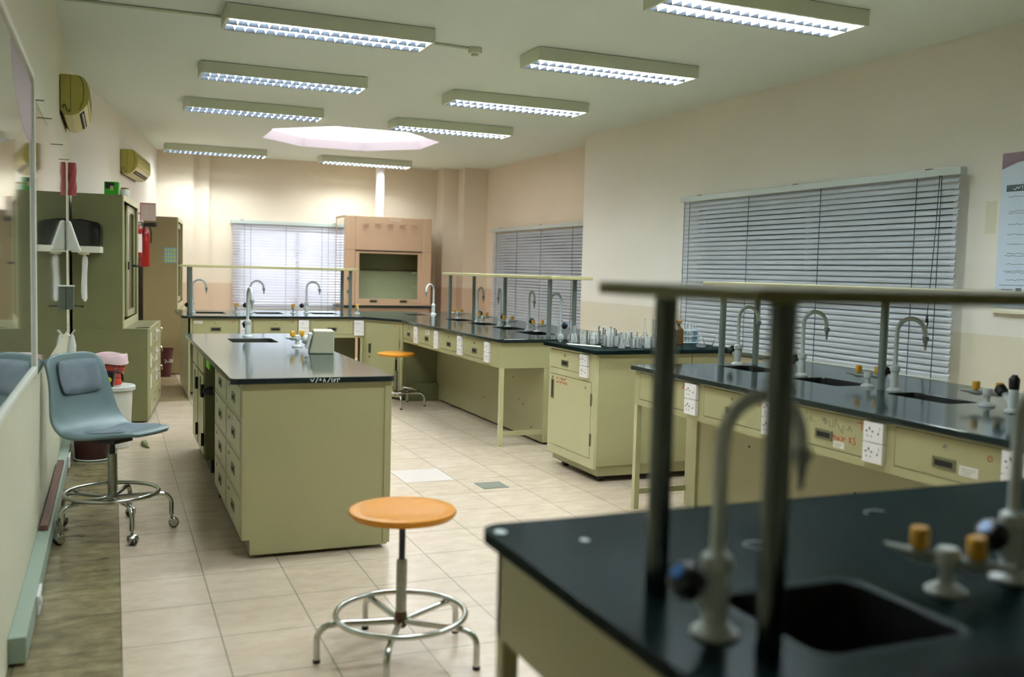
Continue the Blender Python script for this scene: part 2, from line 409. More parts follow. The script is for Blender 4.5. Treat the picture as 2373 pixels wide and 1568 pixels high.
# added unseen slab outside the right windows, blocks daylight so blind gaps stay dark
struct(MB().box(6.75, 6.9, -2, 20, 0, 5.5).build('daylight_blocker', 'blocker_dark'))

# ------------------------------------------------------------------ luminaires
def louvre_light(label, group, lit):
    t = thing('ceiling_light', label, 'light', (0, 0, 0), 0, group); L, D, H = 1.49, 0.385, 0.10
    mb = MB(); mb.box(0, L, 0, D, -0.012, 0)                 # top pan just below the ceiling
    mb.box(0, L, 0, 0.018, -H, -0.012); mb.box(0, L, D-0.018, D, -H, -0.012)
    mb.box(0, 0.02, 0.018, D-0.018, -H, -0.012); mb.box(L-0.02, L, 0.018, D-0.018, -H, -0.012)
    mb.build('housing', 'fixture', t, local=True)
    MB().box(0.02, L-0.02, 0.018, D-0.018, -0.020, -0.0125).build('reflector', 'reflector', t, local=True)
    for y in (0.11, 0.275):
        MB().cyl((0.04, y, -0.053), (L-0.04, y, -0.053), 0.014, seg=8).build('tube', 'tube_lit' if lit else 'tube_dim', t, local=True)
    mb = MB(); N = 20
    F = Fr((0, 0, 0), (1, 0, 0), (0, 1, 0))
    for k in range(2):
        y0, y1 = (0.022, 0.188) if k == 0 else (0.197, 0.363)
        for i in range(1, N):
            x = 0.02+(L-0.04)*i/N
            mb.prism(F, [(x-0.012, -0.068), (x+0.012, -0.068), (x+0.002, -0.099), (x-0.002, -0.099)], y0, y1)
    mb.build('louvre', 'louvre', t, local=True)
    mb = MB()
    for k in range(2):
        y0, y1 = (0.022, 0.188) if k == 0 else (0.197, 0.363)
        for ya, s_ in ((y0, 1), (y1, -1)):
            mb.hexa([(0.02, ya-s_*0.003, -0.099), (L-0.02, ya-s_*0.003, -0.099), (L-0.02, ya+s_*0.003, -0.099), (0.02, ya+s_*0.003, -0.099),
                     (0.02, ya-s_*0.003, -0.070), (L-0.02, ya-s_*0.003, -0.070), (L-0.02, ya+s_*0.014, -0.070), (0.02, ya+s_*0.014, -0.070)])
    mb.build('side_reflector', 'louvre_side', t, local=True)
    return t
LG = 'louvred ceiling lights in two columns'
lp = louvre_light('louvred ceiling light in left column, largest and nearest, conduit at both ends', LG, True); lp.location = (0.725, 6.87, CH-0.004)
LI = [(0.725, 8.90, 'louvred ceiling light in left column, second from the camera'),
      (0.725, 10.91, 'louvred ceiling light in left column, third, just before the octagonal skylight'),
      (0.725, 15.22, 'louvred ceiling light in left column, farthest, near the back wall corner'),
      (3.12, 5.02, 'louvred ceiling light in right column, cut by the top edge of the photo'),
      (3.11, 6.99, 'large louvred ceiling light in right column, second from the camera'),
      (3.11, 9.02, 'louvred ceiling light in right column, third from the camera'),
      (3.09, 11.02, 'louvred ceiling light in right column, overlapping the edge of the octagonal skylight'),
      (3.09, 15.34, 'smallest louvred ceiling light of right column, beyond the octagonal skylight')]
# the same grid goes on above and behind the camera
LI += [(0.725, 4.85, 'louvred ceiling light of the left column just outside the top of the picture'),
       (0.725, 2.83, 'louvred ceiling light of the left column almost above the viewpoint'),
       (3.12, 3.00, 'louvred ceiling light of the right column above the foreground bench, outside the picture')]
for x, y, lb in LI: dup(lp, (x, y, CH-0.004), 0, lb, LG)
# smoke detector on its surface conduit
mb = MB(); mb.cyl((XL, 7.30, CH-0.012), (0.725, 7.27, CH-0.012), 0.011); tag(mb.build('conduit', 'fixture'), 'thin ceiling conduit running from the left wall to the nearest left light', 'conduit')
mb = MB(); mb.cyl((2.215, 7.27, CH-0.012), (2.64, 7.31, CH-0.012), 0.011); tag(mb.build('conduit', 'fixture'), 'short ceiling conduit between nearest left light and smoke detector', 'conduit')
t = thing('smoke_detector', 'round ivory smoke detector on the ceiling at the conduit end', 'smoke detector', (2.69, 7.31, CH))
MB().lathe((2.69, 7.31, CH), [(0.056, 0), (0.056, -0.035), (0.05, -0.045)]).build('base', 'fixture', t)
MB().lathe((2.69, 7.31, CH), [(0.032, -0.045), (0.032, -0.058), (0.026, -0.068)]).build('sensor_head', 'fixture', t)

# ------------------------------------------------------------------ venetian blinds
def blind(name, label, fr, u0, u1, z0, z1, mslat, cords, tilt=62, pitch=0.046, offs=0.06, wavy=0.0, w=0.05, brk=3, bowed=None):
    o = fr.p((u0+u1)/2, offs, z0); t = thing(name, label, 'blind', o)
    MB().fbox(fr, u0-0.03, u1+0.03, offs-0.03, offs+0.035, z1-0.055, z1).build('head_rail', 'blind_rail', t, bevel=0.004)
    mb = MB(); bm = mb.bm; n = int((z1-0.070-z0-0.03)/pitch)+1; NX = 24
    for i in range(n):
        zc = z0+0.03+pitch*i; ti = rad(tilt+random.uniform(-3, 3)); sh = random.uniform(-0.006, 0.006)
        ph = random.uniform(0, 6); rows = []
        for k in range(NX+1):
            u = u0+sh+(u1-u0)*k/NX; zz = zc
            tl = ti+rad(wavy*6*math.sin(u*2.3+i*0.35)+wavy*4*math.sin(u*5+ph))
            if bowed: tl += rad(bowed(k/NX, i/n))
            r = []
            for j in range(4):
                s_ = (j/3-0.5)*w; c_ = 0.0105*(1-(2*j/3-1)**2)
                dn = s_*math.cos(tl)+c_*math.sin(tl); dz = -s_*math.sin(tl)+c_*math.cos(tl)
                r.append(bm.verts.new(fr.p(u, offs+dn, zz+dz)))
            rows.append(r)
        for a, b in zip(rows[:-1], rows[1:]):
            for j in range(3): f = bm.faces.new((a[j], b[j], b[j+1], a[j+1])); f.smooth = True
    bmesh.ops.solidify(bm, geom=bm.faces[:], thickness=0.0012)
    mb.build('slats', mslat, t)
    MB().fbox(fr, u0, u1, offs-0.02, offs+0.012, z0-0.008, z0+0.01).build('bottom_rail', 'blind_rail', t)
    for c in cords:
        u = u0+(u1-u0)*c; MB().fbox(fr, u-0.0022, u+0.0022, offs+0.024, offs+0.028, z0, z1-0.05).build('ladder_cord', 'cord', t)
    for c in range(brk):
        u = u0+(u1-u0)*(0.08+0.84*c/(brk-1)); MB().fbox(fr, u-0.025, u+0.025, 0.001, offs+0.02, z1, z1+0.008).build('bracket', 'black', t)
    return t
b = blind('venetian_blind', 'wide white venetian blind glowing with daylight on the back wall', WB, 1.54, 3.38, 0.76, 2.235, 'blind_white', (0.10, 0.155, 0.47, 0.80, 0.86), tilt=62, pitch=0.0455, wavy=0.8, w=0.050, brk=2, bowed=lambda u, v: -20*u*(1-0.6*v))
b = blind('venetian_blind', 'grey venetian blind behind the far reagent shelf on the recessed right wall', WM, 16.5-15.28, 16.5-11.4, 0.70, 2.215, 'blind_gray', (0.05, 0.28, 0.52, 0.8), tilt=60, wavy=0.8, w=0.0478)
b = blind('venetian_blind', 'largest grey venetian blind on the near right wall', WR, 11.24-8.70, 11.24-5.12, 0.79, 2.33, 'blind_gray', (0.012, 0.04, 0.32, 0.60, 0.895, 0.96), tilt=61, offs=0.09, w=0.0485, wavy=0.3)
# pull cords of the largest blind
MB().tube([WR.p(11.24-5.27, 0.13, 2.28), WR.p(11.24-5.28, 0.13, 1.9), WR.p(11.24-5.31, 0.135, 1.25)], 0.003, 6).build('pull_cord', 'cord', b)
MB().tube([WR.p(11.24-5.31, 0.135, 1.25), WR.p(11.24-5.31, 0.135, 1.2)], [0.008, 0.012], 8).build('cord_tassel', 'black', b)
MB().tube([WR.p(11.24-5.30, 0.135, 1.2), WR.p(11.24-5.33, 0.135, 1.05)], 0.006, 6).build('tilt_wand', 'cord', b)

# ------------------------------------------------------------------ taps and gas turrets
def tap_proto(tall=True):
    t = thing('swan_neck_tap', '', 'tap', (0, 0, 0))
    MB().lathe((0, 0, 0), [(0.038, 0), (0.038, 0.007), (0.030, 0.014), (0.024, 0.02)]).build('base_flange', 'tap_white', t, local=True)
    MB().lathe((0, 0, 0), [(0.021, 0.016), (0.021, 0.09), (0.019, 0.10), (0.025, 0.105), (0.026, 0.118), (0.024, 0.130), (0.016, 0.136)]).build('valve_body', 'tap_white', t, local=True)
    P = [(0, 0, 0.13), (0, 0, 0.2), (0, 0, 0.3)]; R = 0.078
    for i in range(1, 13):
        a = PI-PI*i/12*1.04; P.append((R+R*math.cos(a), 0, 0.307+R*math.sin(a)))
    P.append((2*R+0.004, 0, 0.282))
    s = MB(); s.tube(P, 0.0118, 12); s.build('spout', 'tap_white', t, local=True)
    n = MB(); n.lathe((2*R+0.003, 0, 0.297), [(0.016, 0), (0.017, -0.018), (0.010, -0.026), (0.007, -0.05), (0.005, -0.07)], 12); n.build('nozzle', 'tap_gray', s and t, local=True)
    d = Vector((-0.72, 0, 0.69)).normalized()
    MB().cyl(Vector((0, 0, 0.045)), d*0.062+Vector((0, 0, 0.04)), 0.017, 0.012, 12).build('valve_stem', 'tap_white', t, local=True)
    c = Vector((0, 0, 0.04))
    k = MB().lathe(c, [(0.017, 0.055), (0.028, 0.062), (0.030, 0.085), (0.024, 0.098), (0.018, 0.102)], 8, axis=d).build('valve_knob', 'black', t, local=True)
    MB().lathe(c, [(0.012, 0.1005), (0.012, 0.105)], 12, axis=d).build('knob_cap', 'knob_blue', k, local=True)
    return t
def spin(root, names, ang):
    for c in root.children:
        if c.name.split('.')[0] in names: c.rotation_euler = (0, 0, ang)
TAP = tap_proto()
used = [False]
def place_tap(x, y, z, spout, knob, label, group='swan neck taps on the benches'):
    if not used[0]: r = TAP; r.location = (x, y, z); r['label'] = label; r['group'] = group; used[0] = True
    else: r = dup(TAP, (x, y, z), 0, label, group)
    bpy.context.view_layer.update()
    for c in r.children:
        n = c.name.split('.')[0]
        if n in ('spout', 'nozzle'): c.rotation_euler = (0, 0, rad(spout))
        if n in ('valve_stem', 'valve_knob'): c.rotation_euler = (0, 0, rad(knob+180))
    return r
def gas_proto():
    t = thing('gas_turret', '', 'gas tap', (0, 0, 0))
    MB().lathe((0, 0, 0), [(0.037, 0), (0.037, 0.006), (0.026, 0.014), (0.014, 0.018), (0.012, 0.04), (0.016, 0.048), (0.022, 0.05), (0.022, 0.078), (0.018, 0.084)]).build('pillar', 'tap_white', t, local=True)
    for s_ in (-1, 1):
        P = [(s_*0.015, 0, 0.062), (s_*0.045, 0, 0.06), (s_*0.065, 0, 0.062), (s_*0.08, 0, 0.065), (s_*0.115, 0, 0.068)]
        MB().tube(P, [0.011, 0.013, 0.012, 0.008, 0.0055], 10).build('nozzle_arm', 'tap_gray', t, local=True)
        k = MB().lathe((s_*0.05, 0, 0), [(0.009, 0.07), (0.009, 0.076), (0.018, 0.078), (0.018, 0.110), (0.015, 0.114)], 8).build('gas_knob', 'knob_yellow', t, local=True)
    return t
GAS = gas_proto(); gused = [False]
def place_gas(x, y, z, ang, label):
    if not gused[0]: r = GAS; r.location = (x, y, z); r.rotation_euler = (0, 0, rad(ang)); r['label'] = label; r['group'] = 'gas turrets with yellow knobs'; gused[0] = True; return r
    return dup(GAS, (x, y, z), rad(ang), label, 'gas turrets with yellow knobs')

# ------------------------------------------------------------------ bench parts
def handle(fr, u, z, par, w=0.115, h=0.046, vert=False):
    if vert: w, h = h, w
    hd = MB().holed(fr, u-w/2, u+w/2, 0, 0.004, z-h/2, z+h/2, [(u-w/2+0.012, u+w/2-0.012, z-h/2+0.011, z+h/2-0.011)]).build('handle', 'handle_metal', par)
    MB().fbox(fr, u-w/2+0.012, u+w/2-0.012, 0.0003, 0.0015, z-h/2+0.011, z+h/2-0.011).build('finger_slot', 'slot', par)
def lock(fr, u, z, par): MB().lathe(fr.p(u, 0, z), [(0.011, 0), (0.011, 0.003), (0.007, 0.005)], 12, axis=fr.n).build('lock', 'chrome', par)
def socket(fr, u0, u1, z0, z1, par):
    zm = (z0+z1)/2; mb = MB()
    mb.fbox(fr, u0, u1, 0, 0.022, z0, zm-0.0015); mb.fbox(fr, u0, u1, 0, 0.022, zm+0.0015, z1)
    s = mb.build('socket', 'socket_white', par, bevel=0.003)
    mb = MB(); w = u1-u0
    for zb in (z0, zm):
        h = zm-z0
        for a, b, c, d in ((0.30, 0.36, 0.60, 0.74), (0.14, 0.22, 0.50, 0.58), (0.44, 0.52, 0.50, 0.58), (0.2, 0.26, 0.28, 0.33), (0.4, 0.46, 0.28, 0.33), (0.74, 0.80, 0.42, 0.52)):
            mb.fbox(fr, u0+w*a, u0+w*b, 0.0222, 0.0228, zb+h*c, zb+h*d)
    mb.build('pin_holes', 'socket_hole', s)
    mb = MB()
    for zb in (z0, zm): mb.fbox(fr, u0+w*0.72, u0+w*0.84, 0.022, 0.025, zb+(zm-z0)*0.62, zb+(zm-z0)*0.82)
    mb.build('rocker_switch', 'socket_white', s)
def apron(fr, u0, u1, z0, z1, drawers, par, m='steel_cream', zd=(0.713, 0.884), t=0.02, marks=None, name='apron', lockz=None, hz=None):
    mb = MB(); mb.holed(fr, u0, u1, -t, 0, z0, z1, [(a, b_, zd[0], zd[1]) for a, b_ in drawers]); mb.build(name, m, par)
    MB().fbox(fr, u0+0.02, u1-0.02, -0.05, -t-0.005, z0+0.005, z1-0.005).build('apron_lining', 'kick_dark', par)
    out = []
    for a, b_ in drawers:
        g = 0.004; d = MB().fbox(fr, a+g, b_-g, -t+0.002, 0.001, zd[0]+g, zd[1]-g).build('drawer', m, par)
        f2 = Fr(fr.p(0, 0.001, 0), fr.u, fr.n); H = zd[1]-zd[0]
        lock(f2, (a+b_)/2, zd[1]-0.24*H, d); handle(f2, (a+b_)/2, zd[0]+0.36*H, d); out.append((d, f2))
    return out
def ink(d, f2, u, z, sc, lines, m='red_ink', w=0.004, name='number_mark'):
    mb = MB(); mb.strokes(f2, u, z, sc, lines, w); mb.build(name, m, d)
def taplabel(fr, u0, u1, z0, z1, par):
    l = MB().fbox(fr, u0, u1, 0, 0.0008, z0, z1).build('paper_label', 'label_white', par)
    mb = MB(); f2 = Fr(fr.p(0, 0.0008, 0), fr.u, fr.n)
    for k in range(3):
        pts = [(i/12, 0.03*math.sin(i*2.1+k)) for i in range(12-k*2)]
        mb.strokes(f2, u0+(u1-u0)*0.12, z1-(z1-z0)*(0.3+0.25*k), (u1-u0)*0.8, [pts], 0.0018, 0.0004)
    mb.build('small_writing', 'gray_ink', l)
def worktop(name, label, outer, sinks, z, par_name=None, th=0.03, m='worktop', rim=False, depth=0.15):
    cx = sum(p[0] for p in outer)/len(outer); cy = sum(p[1] for p in outer)/len(outer)
    t = thing(name, label, 'worktop', (cx, cy, z-th))
    MB().plate(outer, [rrect(*s, 0.035) for s in sinks], z-th, z).build('slab', m, t, bevel=0.005)
    for s in sinks:
        x0, x1, y0, y1 = s; P = rrect(*s, 0.035)
        if rim:
            P0 = rrect(x0-0.02, x1+0.02, y0-0.02, y1+0.02, 0.05)
            mb = MB(); mb.rings([[(a, b_, z+0.0005) for a, b_ in P0], [(a, b_, z+0.003) for a, b_ in rrect(x0-0.012, x1+0.012, y0-0.012, y1+0.012, 0.045)], [(a, b_, z-0.004) for a, b_ in P]], cap=False)
            mb.build('sink_rim', 'sink_rim', t)
        mb = MB(); R = [[(a, b_, z-0.004) for a, b_ in P], [(a, b_, z-depth) for a, b_ in rrect(x0+0.012, x1-0.012, y0+0.012, y1-0.012, 0.035)]]
        mb.rings(R, cap=False); mb.bm.faces.new([v for v in mb.bm.verts][len(P):])
        mb.build('sink_bowl', 'sink_black', t)
    return t
def shelf(name, label, board, posts, zb, z0=0.925, th=0.028, m='shelf_cream', pr=0.021, pm='post_teal'):
    x0, x1, y0, y1 = board; t = thing(name, label, 'shelf', ((x0+x1)/2, (y0+y1)/2, z0))
    MB().box(x0, x1, y0, y1, zb-th, zb).build('shelf_board', m, t, bevel=0.003)
    for x, y in posts:
        mb = MB(); mb.cyl((x, y, z0+0.0005), (x, y, zb-th-0.0003), pr, seg=18); 
        mb.build('post', pm, t)
    return t
# --- number strokes (as seen)
ARC8 = [[(0, 0), (0.5, 1), (1, 0)]]; ARC7 = [[(0, 1), (0.5, 0), (1, 1)]]; ARC6 = [[(0, 0.9), (0.8, 1), (0.8, 0)]]
ARC5 = [[(0.5+0.5*math.cos(2*PI*i/10), 0.5+0.5*math.sin(2*PI*i/10)) for i in range(11)]]
ONE = [[(0, 0), (0, 1)]]
def shift(L, dx): return [[(a+dx, b_) for a, b_ in l] for l in L]
def scrib(n, seed, amp=0.25, length=4.0):
    r = random.Random(seed); return [[(length*i/n, 0.4+r.uniform(-amp, amp)) for i in range(j, min(j+r.randint(3, 6), n+1))] for j in range(0, n, 5)]

# ================================================================== CORNER BENCH (far run, diagonal corner, middle run)
Z = 0.925
OUT = [(0.74, 11.0), (2.72, 11.0), (3.01, 10.40), (3.01, 7.46), (3.05, 7.42), (4.47, 7.42), (4.47, 12.44), (0.76, 12.44), (0.70, 12.30), (0.70, 11.06)]
SK = [(0.90, 1.23, 11.50, 11.95), (1.57, 1.90, 11.50, 11.95), (2.24, 2.56, 11.50, 11.95), (3.42, 3.70, 11.42, 11.75),
      (3.60, 3.86, 10.14, 10.62), (3.60, 3.86, 9.40, 9.86), (3.60, 3.86, 8.66, 9.12), (3.56, 3.84, 7.96, 8.42)]
corner_worktop = worktop('worktop', 'long black worktop turning the corner in front of the back window', OUT, SK, Z)
# far run
FF = Fr((0.77, 11.03, 0), (1, 0, 0), (0, -1, 0))
t = thing('drawer_bench', 'cream steel bench of three drawers in front of the back window', 'bench', (1.75, 11.7, 0))
ds = apron(FF, 0, 1.96, 0.675, 0.895, [(0.04, 0.54), (0.69, 1.195), (1.34, 1.84)], t)
for (d, f2), u, g in zip(ds, (0.47, 1.125, 1.77), (ONE+shift(ARC8, 0.3), ONE+shift(ARC7, 0.3), ONE+shift(ARC6, 0.3))): ink(d, f2, u, 0.845, 0.022, g)
taplabel(ds[0][1], 0.06, 0.15, 0.838, 0.868, ds[0][0])
for u in (0.55, 1.203, 1.85): socket(FF, u, u+0.115, 0.703, 0.88, t)
MB().box(0.77, 0.79, 11.03, 12.42, 0.03, 0.895).build('end_panel', 'steel_cream', t)
MB().box(0.79, 2.73, 11.42, 11.44, 0.03, 0.895).build('back_panel', 'steel_olive_shade', t)
MB().box(0.77, 2.75, 12.40, 12.42, 0.03, 0.895).build('rear_panel', 'steel_cream', t)
MB().box(2.70, 2.73, 11.03, 11.06, 0.0, 0.675).build('leg', 'steel_cream', t)
MB().box(2.30, 2.33, 11.03, 11.06, 0.0, 0.675).build('leg', 'steel_olive_shade', t)
# diagonal corner cabinet
c0 = Vector((2.735, 11.03, 0)); c1 = Vector((3.035, 10.41, 0)); cu = (c1-c0).normalized(); cn = Vector((cu.y, -cu.x, 0))
if cn.y > 0: cn = -cn
FC = Fr(c0, cu, cn); CL = (c1-c0).length
t = thing('corner_cabinet', 'cream steel cabinet set diagonally at the corner of the black worktop', 'cabinet', (2.89, 10.75, 0))
mb = MB(); mb.holed(FC, 0, CL, -0.02, 0, 0.03, 0.895, [(0.05, CL-0.05, 0.10, 0.87)]); mb.build('face_frame', 'steel_cream', t)
mb = MB(); a, b_, = FC.p(0, -0.021, 0), FC.p(CL, -0.021, 0)
v = [(a.x, a.y), (b_.x, b_.y), (3.46, 10.44), (3.46, 11.41), (2.76, 11.41)]
mb.plate(v, [], 0.03, 0.893); mb.build('cabinet_body', 'steel_olive_shade', t)
d = MB().fbox(FC, 0.054, CL-0.054, -0.018, 0.002, 0.104, 0.866).build('door', 'steel_cream', t)
f2 = Fr(FC.p(0, 0.002, 0), FC.u, FC.n); handle(f2, 0.12, 0.56, d, vert=True); lock(f2, 0.12, 0.46, d); ink(d, f2, 0.55, 0.83, 0.025, [[(0, 0.2), (0.3, 0.8), (0.6, 0.1), (1, 0.7)]])
MB().fbox(FC, CL-0.056, CL-0.046, 0.0, 0.005, 0.6, 0.68).build('hinge', 'handle_metal', t)
MB().fbox(FC, 0.02, CL-0.02, -0.06, -0.022, 0, 0.03).build('plinth', 'kick_dark', t)
# middle run
FM = Fr((3.04, 7.46, 0), (0, 1, 0), (-1, 0, 0))
t = thing('drawer_bench', 'cream steel bench of four drawers with open knee space behind the far stool', 'bench', (3.75, 9.0, 0))
DU = [(0.385, 0.89), (1.105, 1.61), (1.82, 2.32), (2.53, 2.93)]
ds = apron(FM, 0, 2.95, 0.675, 0.895, DU, t)
for u in (0.235, 0.95, 1.66, 2.365): socket(FM, u, u+0.115, 0.70, 0.88, t)
taplabel(ds[2][1], 1.98, 2.12, 0.82, 0.865, ds[2][0])
MB().box(3.04, 3.075, 7.46, 7.495, 0, 0.675).build('leg', 'steel_cream_light', t)
MB().box(3.0605, 4.43, 7.461, 7.475, 0.675, 0.893).build('end_apron', 'steel_cream', t)
MB().box(3.45, 4.02, 7.46, 10.44, 0.02, 0.674).build('service_void', 'steel_cream', t)
MB().box(3.075, 3.46, 7.465, 7.49, 0.095, 0.13).build('cross_bar', 'steel_cream', t)
MB().box(3.49, 3.98, 7.5, 10.4, 0.0, 0.02).build('plinth', 'kick_dark', t)
MB().box(4.40, 4.43, 7.46, 10.4, 0.675, 0.893).build('rear_apron', 'steel_cream', t)
MB().box(4.40, 4.43, 7.46, 7.49, 0, 0.675).build('leg', 'steel_cream', t)
MB().box(3.075, 3.45, 10.41, 10.44, 0.03, 0.893).build('knee_end_panel', 'steel_olive_shade', t)
MB().box(3.075, 3.45, 10.34, 10.41, 0.0, 0.2).build('floor_ledge', 'steel_olive_shade', t)
mb = MB()
for y, z in ((8.15, 0.52), (8.9, 0.23), (7.9, 0.3), (7.7, 0.12), (8.0, 0.33)): mb.fbox(Fr((3.45, 0, 0), (0, 1, 0), (-1, 0, 0)), y-0.006, y+0.006, 0, 0.003, z-0.006, z+0.006)
mb.build('screw_heads', 'black', t)
# shelves
shelf('reagent_shelf', 'long cream shelf on steel posts over the far bench, crossing the glowing blind', (0.72, 2.78, 11.52, 11.92), [(0.83, 11.58), (0.83, 11.86), (2.70, 11.58), (2.66, 11.86)], 1.485)
shelf('reagent_shelf', 'cream shelf on five steel posts over the middle bench, before the grey far blind', (3.57, 3.98, 7.62, 10.66), [(3.64, 10.55), (3.90, 10.45), (3.80, 9.25), (3.63, 7.78), (3.88, 7.78)], 1.468)
# taps
place_tap(0.86, 11.72, Z, 0, 180, 'leftmost swan neck tap on the far bench, beside the shelf post')
place_tap(1.52, 11.72, Z, 0, 180, 'swan neck tap on the far bench right behind the island tap')
place_tap(2.19, 11.72, Z, 0, 180, 'swan neck tap on the far bench before the brightest part of the glowing blind')
place_tap(3.80, 11.66, Z, 215, 60, 'white swan neck tap at the bench corner in front of the fume hood')
place_tap(3.80, 10.05, Z, -88, -80, 'farthest swan neck tap under the middle bench shelf')
place_tap(3.78, 9.32, Z, 77, -75, 'second farthest swan neck tap on the middle bench, beside a dark shelf post')
place_tap(3.78, 8.57, Z, -96, -80, 'swan neck tap on middle bench, spout turned to the right, before the grey blind')
place_tap(3.79, 7.87, Z, 103, -75, 'nearest swan neck tap on the middle bench, wide arch opening left')
place_gas(1.36, 11.72, Z, 75, 'gas turret with yellow knobs on far bench at the left edge of the blind')
place_gas(2.03, 11.72, Z, 75, 'gas turret with yellow knobs on far bench in front of the glowing blind')
place_gas(2.82, 11.72, Z, 75, 'gas turret with yellow knobs right of the far shelf posts')
for y, lb in ((10.70, 'farthest gas turret of the middle bench, beside the leftmost shelf post'), (9.88, 'gas turret on middle bench between its two farthest taps'), (9.15, 'gas turret on middle bench just right of the single dark post'), (8.40, 'gas turret on middle bench, nearest of its four')):
    place_gas(3.80, y, Z, -55, lb)

# ================================================================== FUME HOOD
t = thing('fume_hood', 'beige fume hood with glass sash standing against the back wall', 'fume hood', (4.3, 15.9, 0))
FH = Fr((3.53, 15.60, 0), (1, 0, 0), (0, -1, 0)); HW = 1.50
mb = MB(); mb.holed(FH, 0, HW, -0.03, 0, 0.87, 2.36, [(0.18, 1.335, 0.9, 1.79)]); mb.build('front_panel', 'hood_beige', t, bevel=0.01)
mb = MB(); mb.box(3.53, 5.03, 15.631, 16.3, 2.33, 2.36); mb.box(5.0, 5.03, 15.631, 16.3, 0.87, 2.329); mb.box(3.56, 5.0, 16.27, 16.3, 0.87, 2.329)
mb.box(3.53, 3.56, 15.631, 15.72, 0.87, 2.329); mb.box(3.53, 3.56, 16.2, 16.3, 0.87, 2.329); mb.box(3.53, 3.56, 15.72, 16.2, 0.87, 0.95); mb.box(3.53, 3.56, 15.72, 16.2, 2.2, 2.329)
mb.build('hood_shell', 'hood_beige', t)
MB().box(3.527, 3.529, 15.64, 16.2, 0.90, 2.32).build('side_gloss_panel', 'side_gloss', t)
mb = MB(); mb.box(3.58, 4.98, 16.2, 16.26, 0.88, 1.45);  mb.box(3.58, 4.98, 15.7, 16.26, 0.875, 0.89); mb.box(3.58, 3.61, 15.64, 15.70, 0.9, 2.2)
mb.build('hood_lining', 'hood_inside', t)
MB().box(3.585, 4.975, 16.13, 16.19, 1.48, 2.2).build('upper_shade_panel', 'steel_olive_shade', t)  # added dark panel; the darker upper inside is put into its colour
mb = MB(); mb.holed(FH, 0.185, 1.33, -0.028, -0.005, 0.905, 1.785, [(0.25, 1.265, 0.985, 1.745)]); s = mb.build('sash_frame', 'hood_beige', t)
MB().fbox(FH, 0.25, 1.265, -0.02, -0.014, 0.985, 1.745).build('sash_glass', 'hood_glass', s)
f2 = Fr(FH.p(0, -0.005, 0), FH.u, FH.n); handle(f2, 0.5, 0.945, s, 0.13, 0.045); handle(f2, 1.02, 0.945, s, 0.13, 0.045)
mb = MB()
for k in range(5):
    for j in range(3): mb.fbox(FH, 0.29+0.21*k, 0.40+0.21*k, 0, 0.012, 2.185+0.025*j, 2.195+0.025*j)
mb.build('vent_ribs', 'hood_beige', t, bevel=0.003)
ink(t, FH, 0.78, 2.285, 0.05, [[(0, 0), (0, 0.9), (0.3, 0.8)], [(0.6, 0.6), (0.9, 0.2), (1.2, 0.6), (1.5, 0.2)], [(1.8, 0), (2.2, 1)], [(2.5, 0.7), (2.5, 0.2), (2.9, 0.2), (2.9, 0.7)], [(3.4, 0.6), (3.1, 0.4), (3.4, 0.1)]], 'chalk', 0.006, 'chalk_writing')
MB().fbox(FH, 0.18, 1.335, 0.0003, 0.002, 1.775, 1.795).build('sash_slot', 'slot', t)
MB().fbox(FH, 0.10, 0.105, 0, 0.004, 0.88, 2.34).build('panel_seam', 'hood_beige', t)
for z in (1.18, 1.42): MB().box(4.80, 4.95, 15.95, 15.97, z, z+0.02).build('service_outlet', 'white_plastic', t)
for z in (1.1, 1.32): MB().lathe(FH.p(0.08, 0, z), [(0.03, 0), (0.03, 0.03), (0.02, 0.04)], 12, axis=FH.n).build('side_valve', 'knob_teal', t)
MB().box(3.50, 5.06, 15.57, 16.35, 0.83, 0.865).build('hood_worktop', 'worktop', t)
MB().box(3.55, 5.01, 15.62, 16.33, 0.0, 0.83).build('base_cupboard', 'hood_beige', t)
tag(MB().cyl((4.205, 15.95, 2.362), (4.205, 15.95, CH), 0.07, seg=20).build('exhaust_duct', 'duct_white'), 'white round duct rising from the fume hood to the ceiling', 'duct')

# ================================================================== ISLAND
ZI = 0.932
island_worktop = worktop('worktop', 'black worktop of the central island with one sink, reflecting the back blind', rrect(0.54, 1.385, 4.87, 8.1, 0.03, 3), [(0.81, 1.14, 7.15, 7.58)], ZI)
FI = Fr((0.60, 4.90, 0), (0, 1, 0), (-1, 0, 0)); FIF = Fr((0.60, 4.90, 0), (1, 0, 0), (0, -1, 0))
mb = MB(); mb.strokes(Fr((0, 4.8695, 0), (1, 0, 0), (0, -1, 0)), 0.935, ZI-0.026, 0.022, [[(0, 0.8), (0.4, 0.2), (0.8, 0.9)], [(1.2, 0), (1.7, 1)], [(2.1, 0.5), (2.5, 0.5), (2.3, 0.9), (2.1, 0.5)], [(3.0, 0.1), (3.2, 0.9), (3.5, 0.1)], [(4, 0), (4.6, 1)], [(5, 0), (5, 0.9)], [(5.5, 0.8), (5.5, 0), (5.9, 0.8)], [(6.3, 0), (6.3, 0.8), (6.8, 0.6), (6.8, 0.9)]], 0.0035)
chk = island_worktop
mb.build('chalk_date', 'chalk', chk)
t = thing('drawer_island', 'cream steel drawer unit forming the near end of the central island', 'cabinet', (0.98, 5.6, 0))
MB().prism(Fr((0, 4.90, 0), (1, 0, 0), (0, 1, 0)), [(0.60, 0.10), (0.64, 0.10), (0.64, 0.02), (1.36, 0.02), (1.36, ZI-0.03), (0.60, ZI-0.03)], 0, 0.02).build('end_panel', 'steel_cream', t, bevel=0.002)
MB().box(1.335, 1.372, 4.892, 4.93, 0.03, ZI-0.03).build('corner_post', 'steel_cream', t, bevel=0.002)
MB().box(0.645, 1.33, 4.93, 6.25, 0.10, ZI-0.032).build('carcass', 'steel_cream', t)
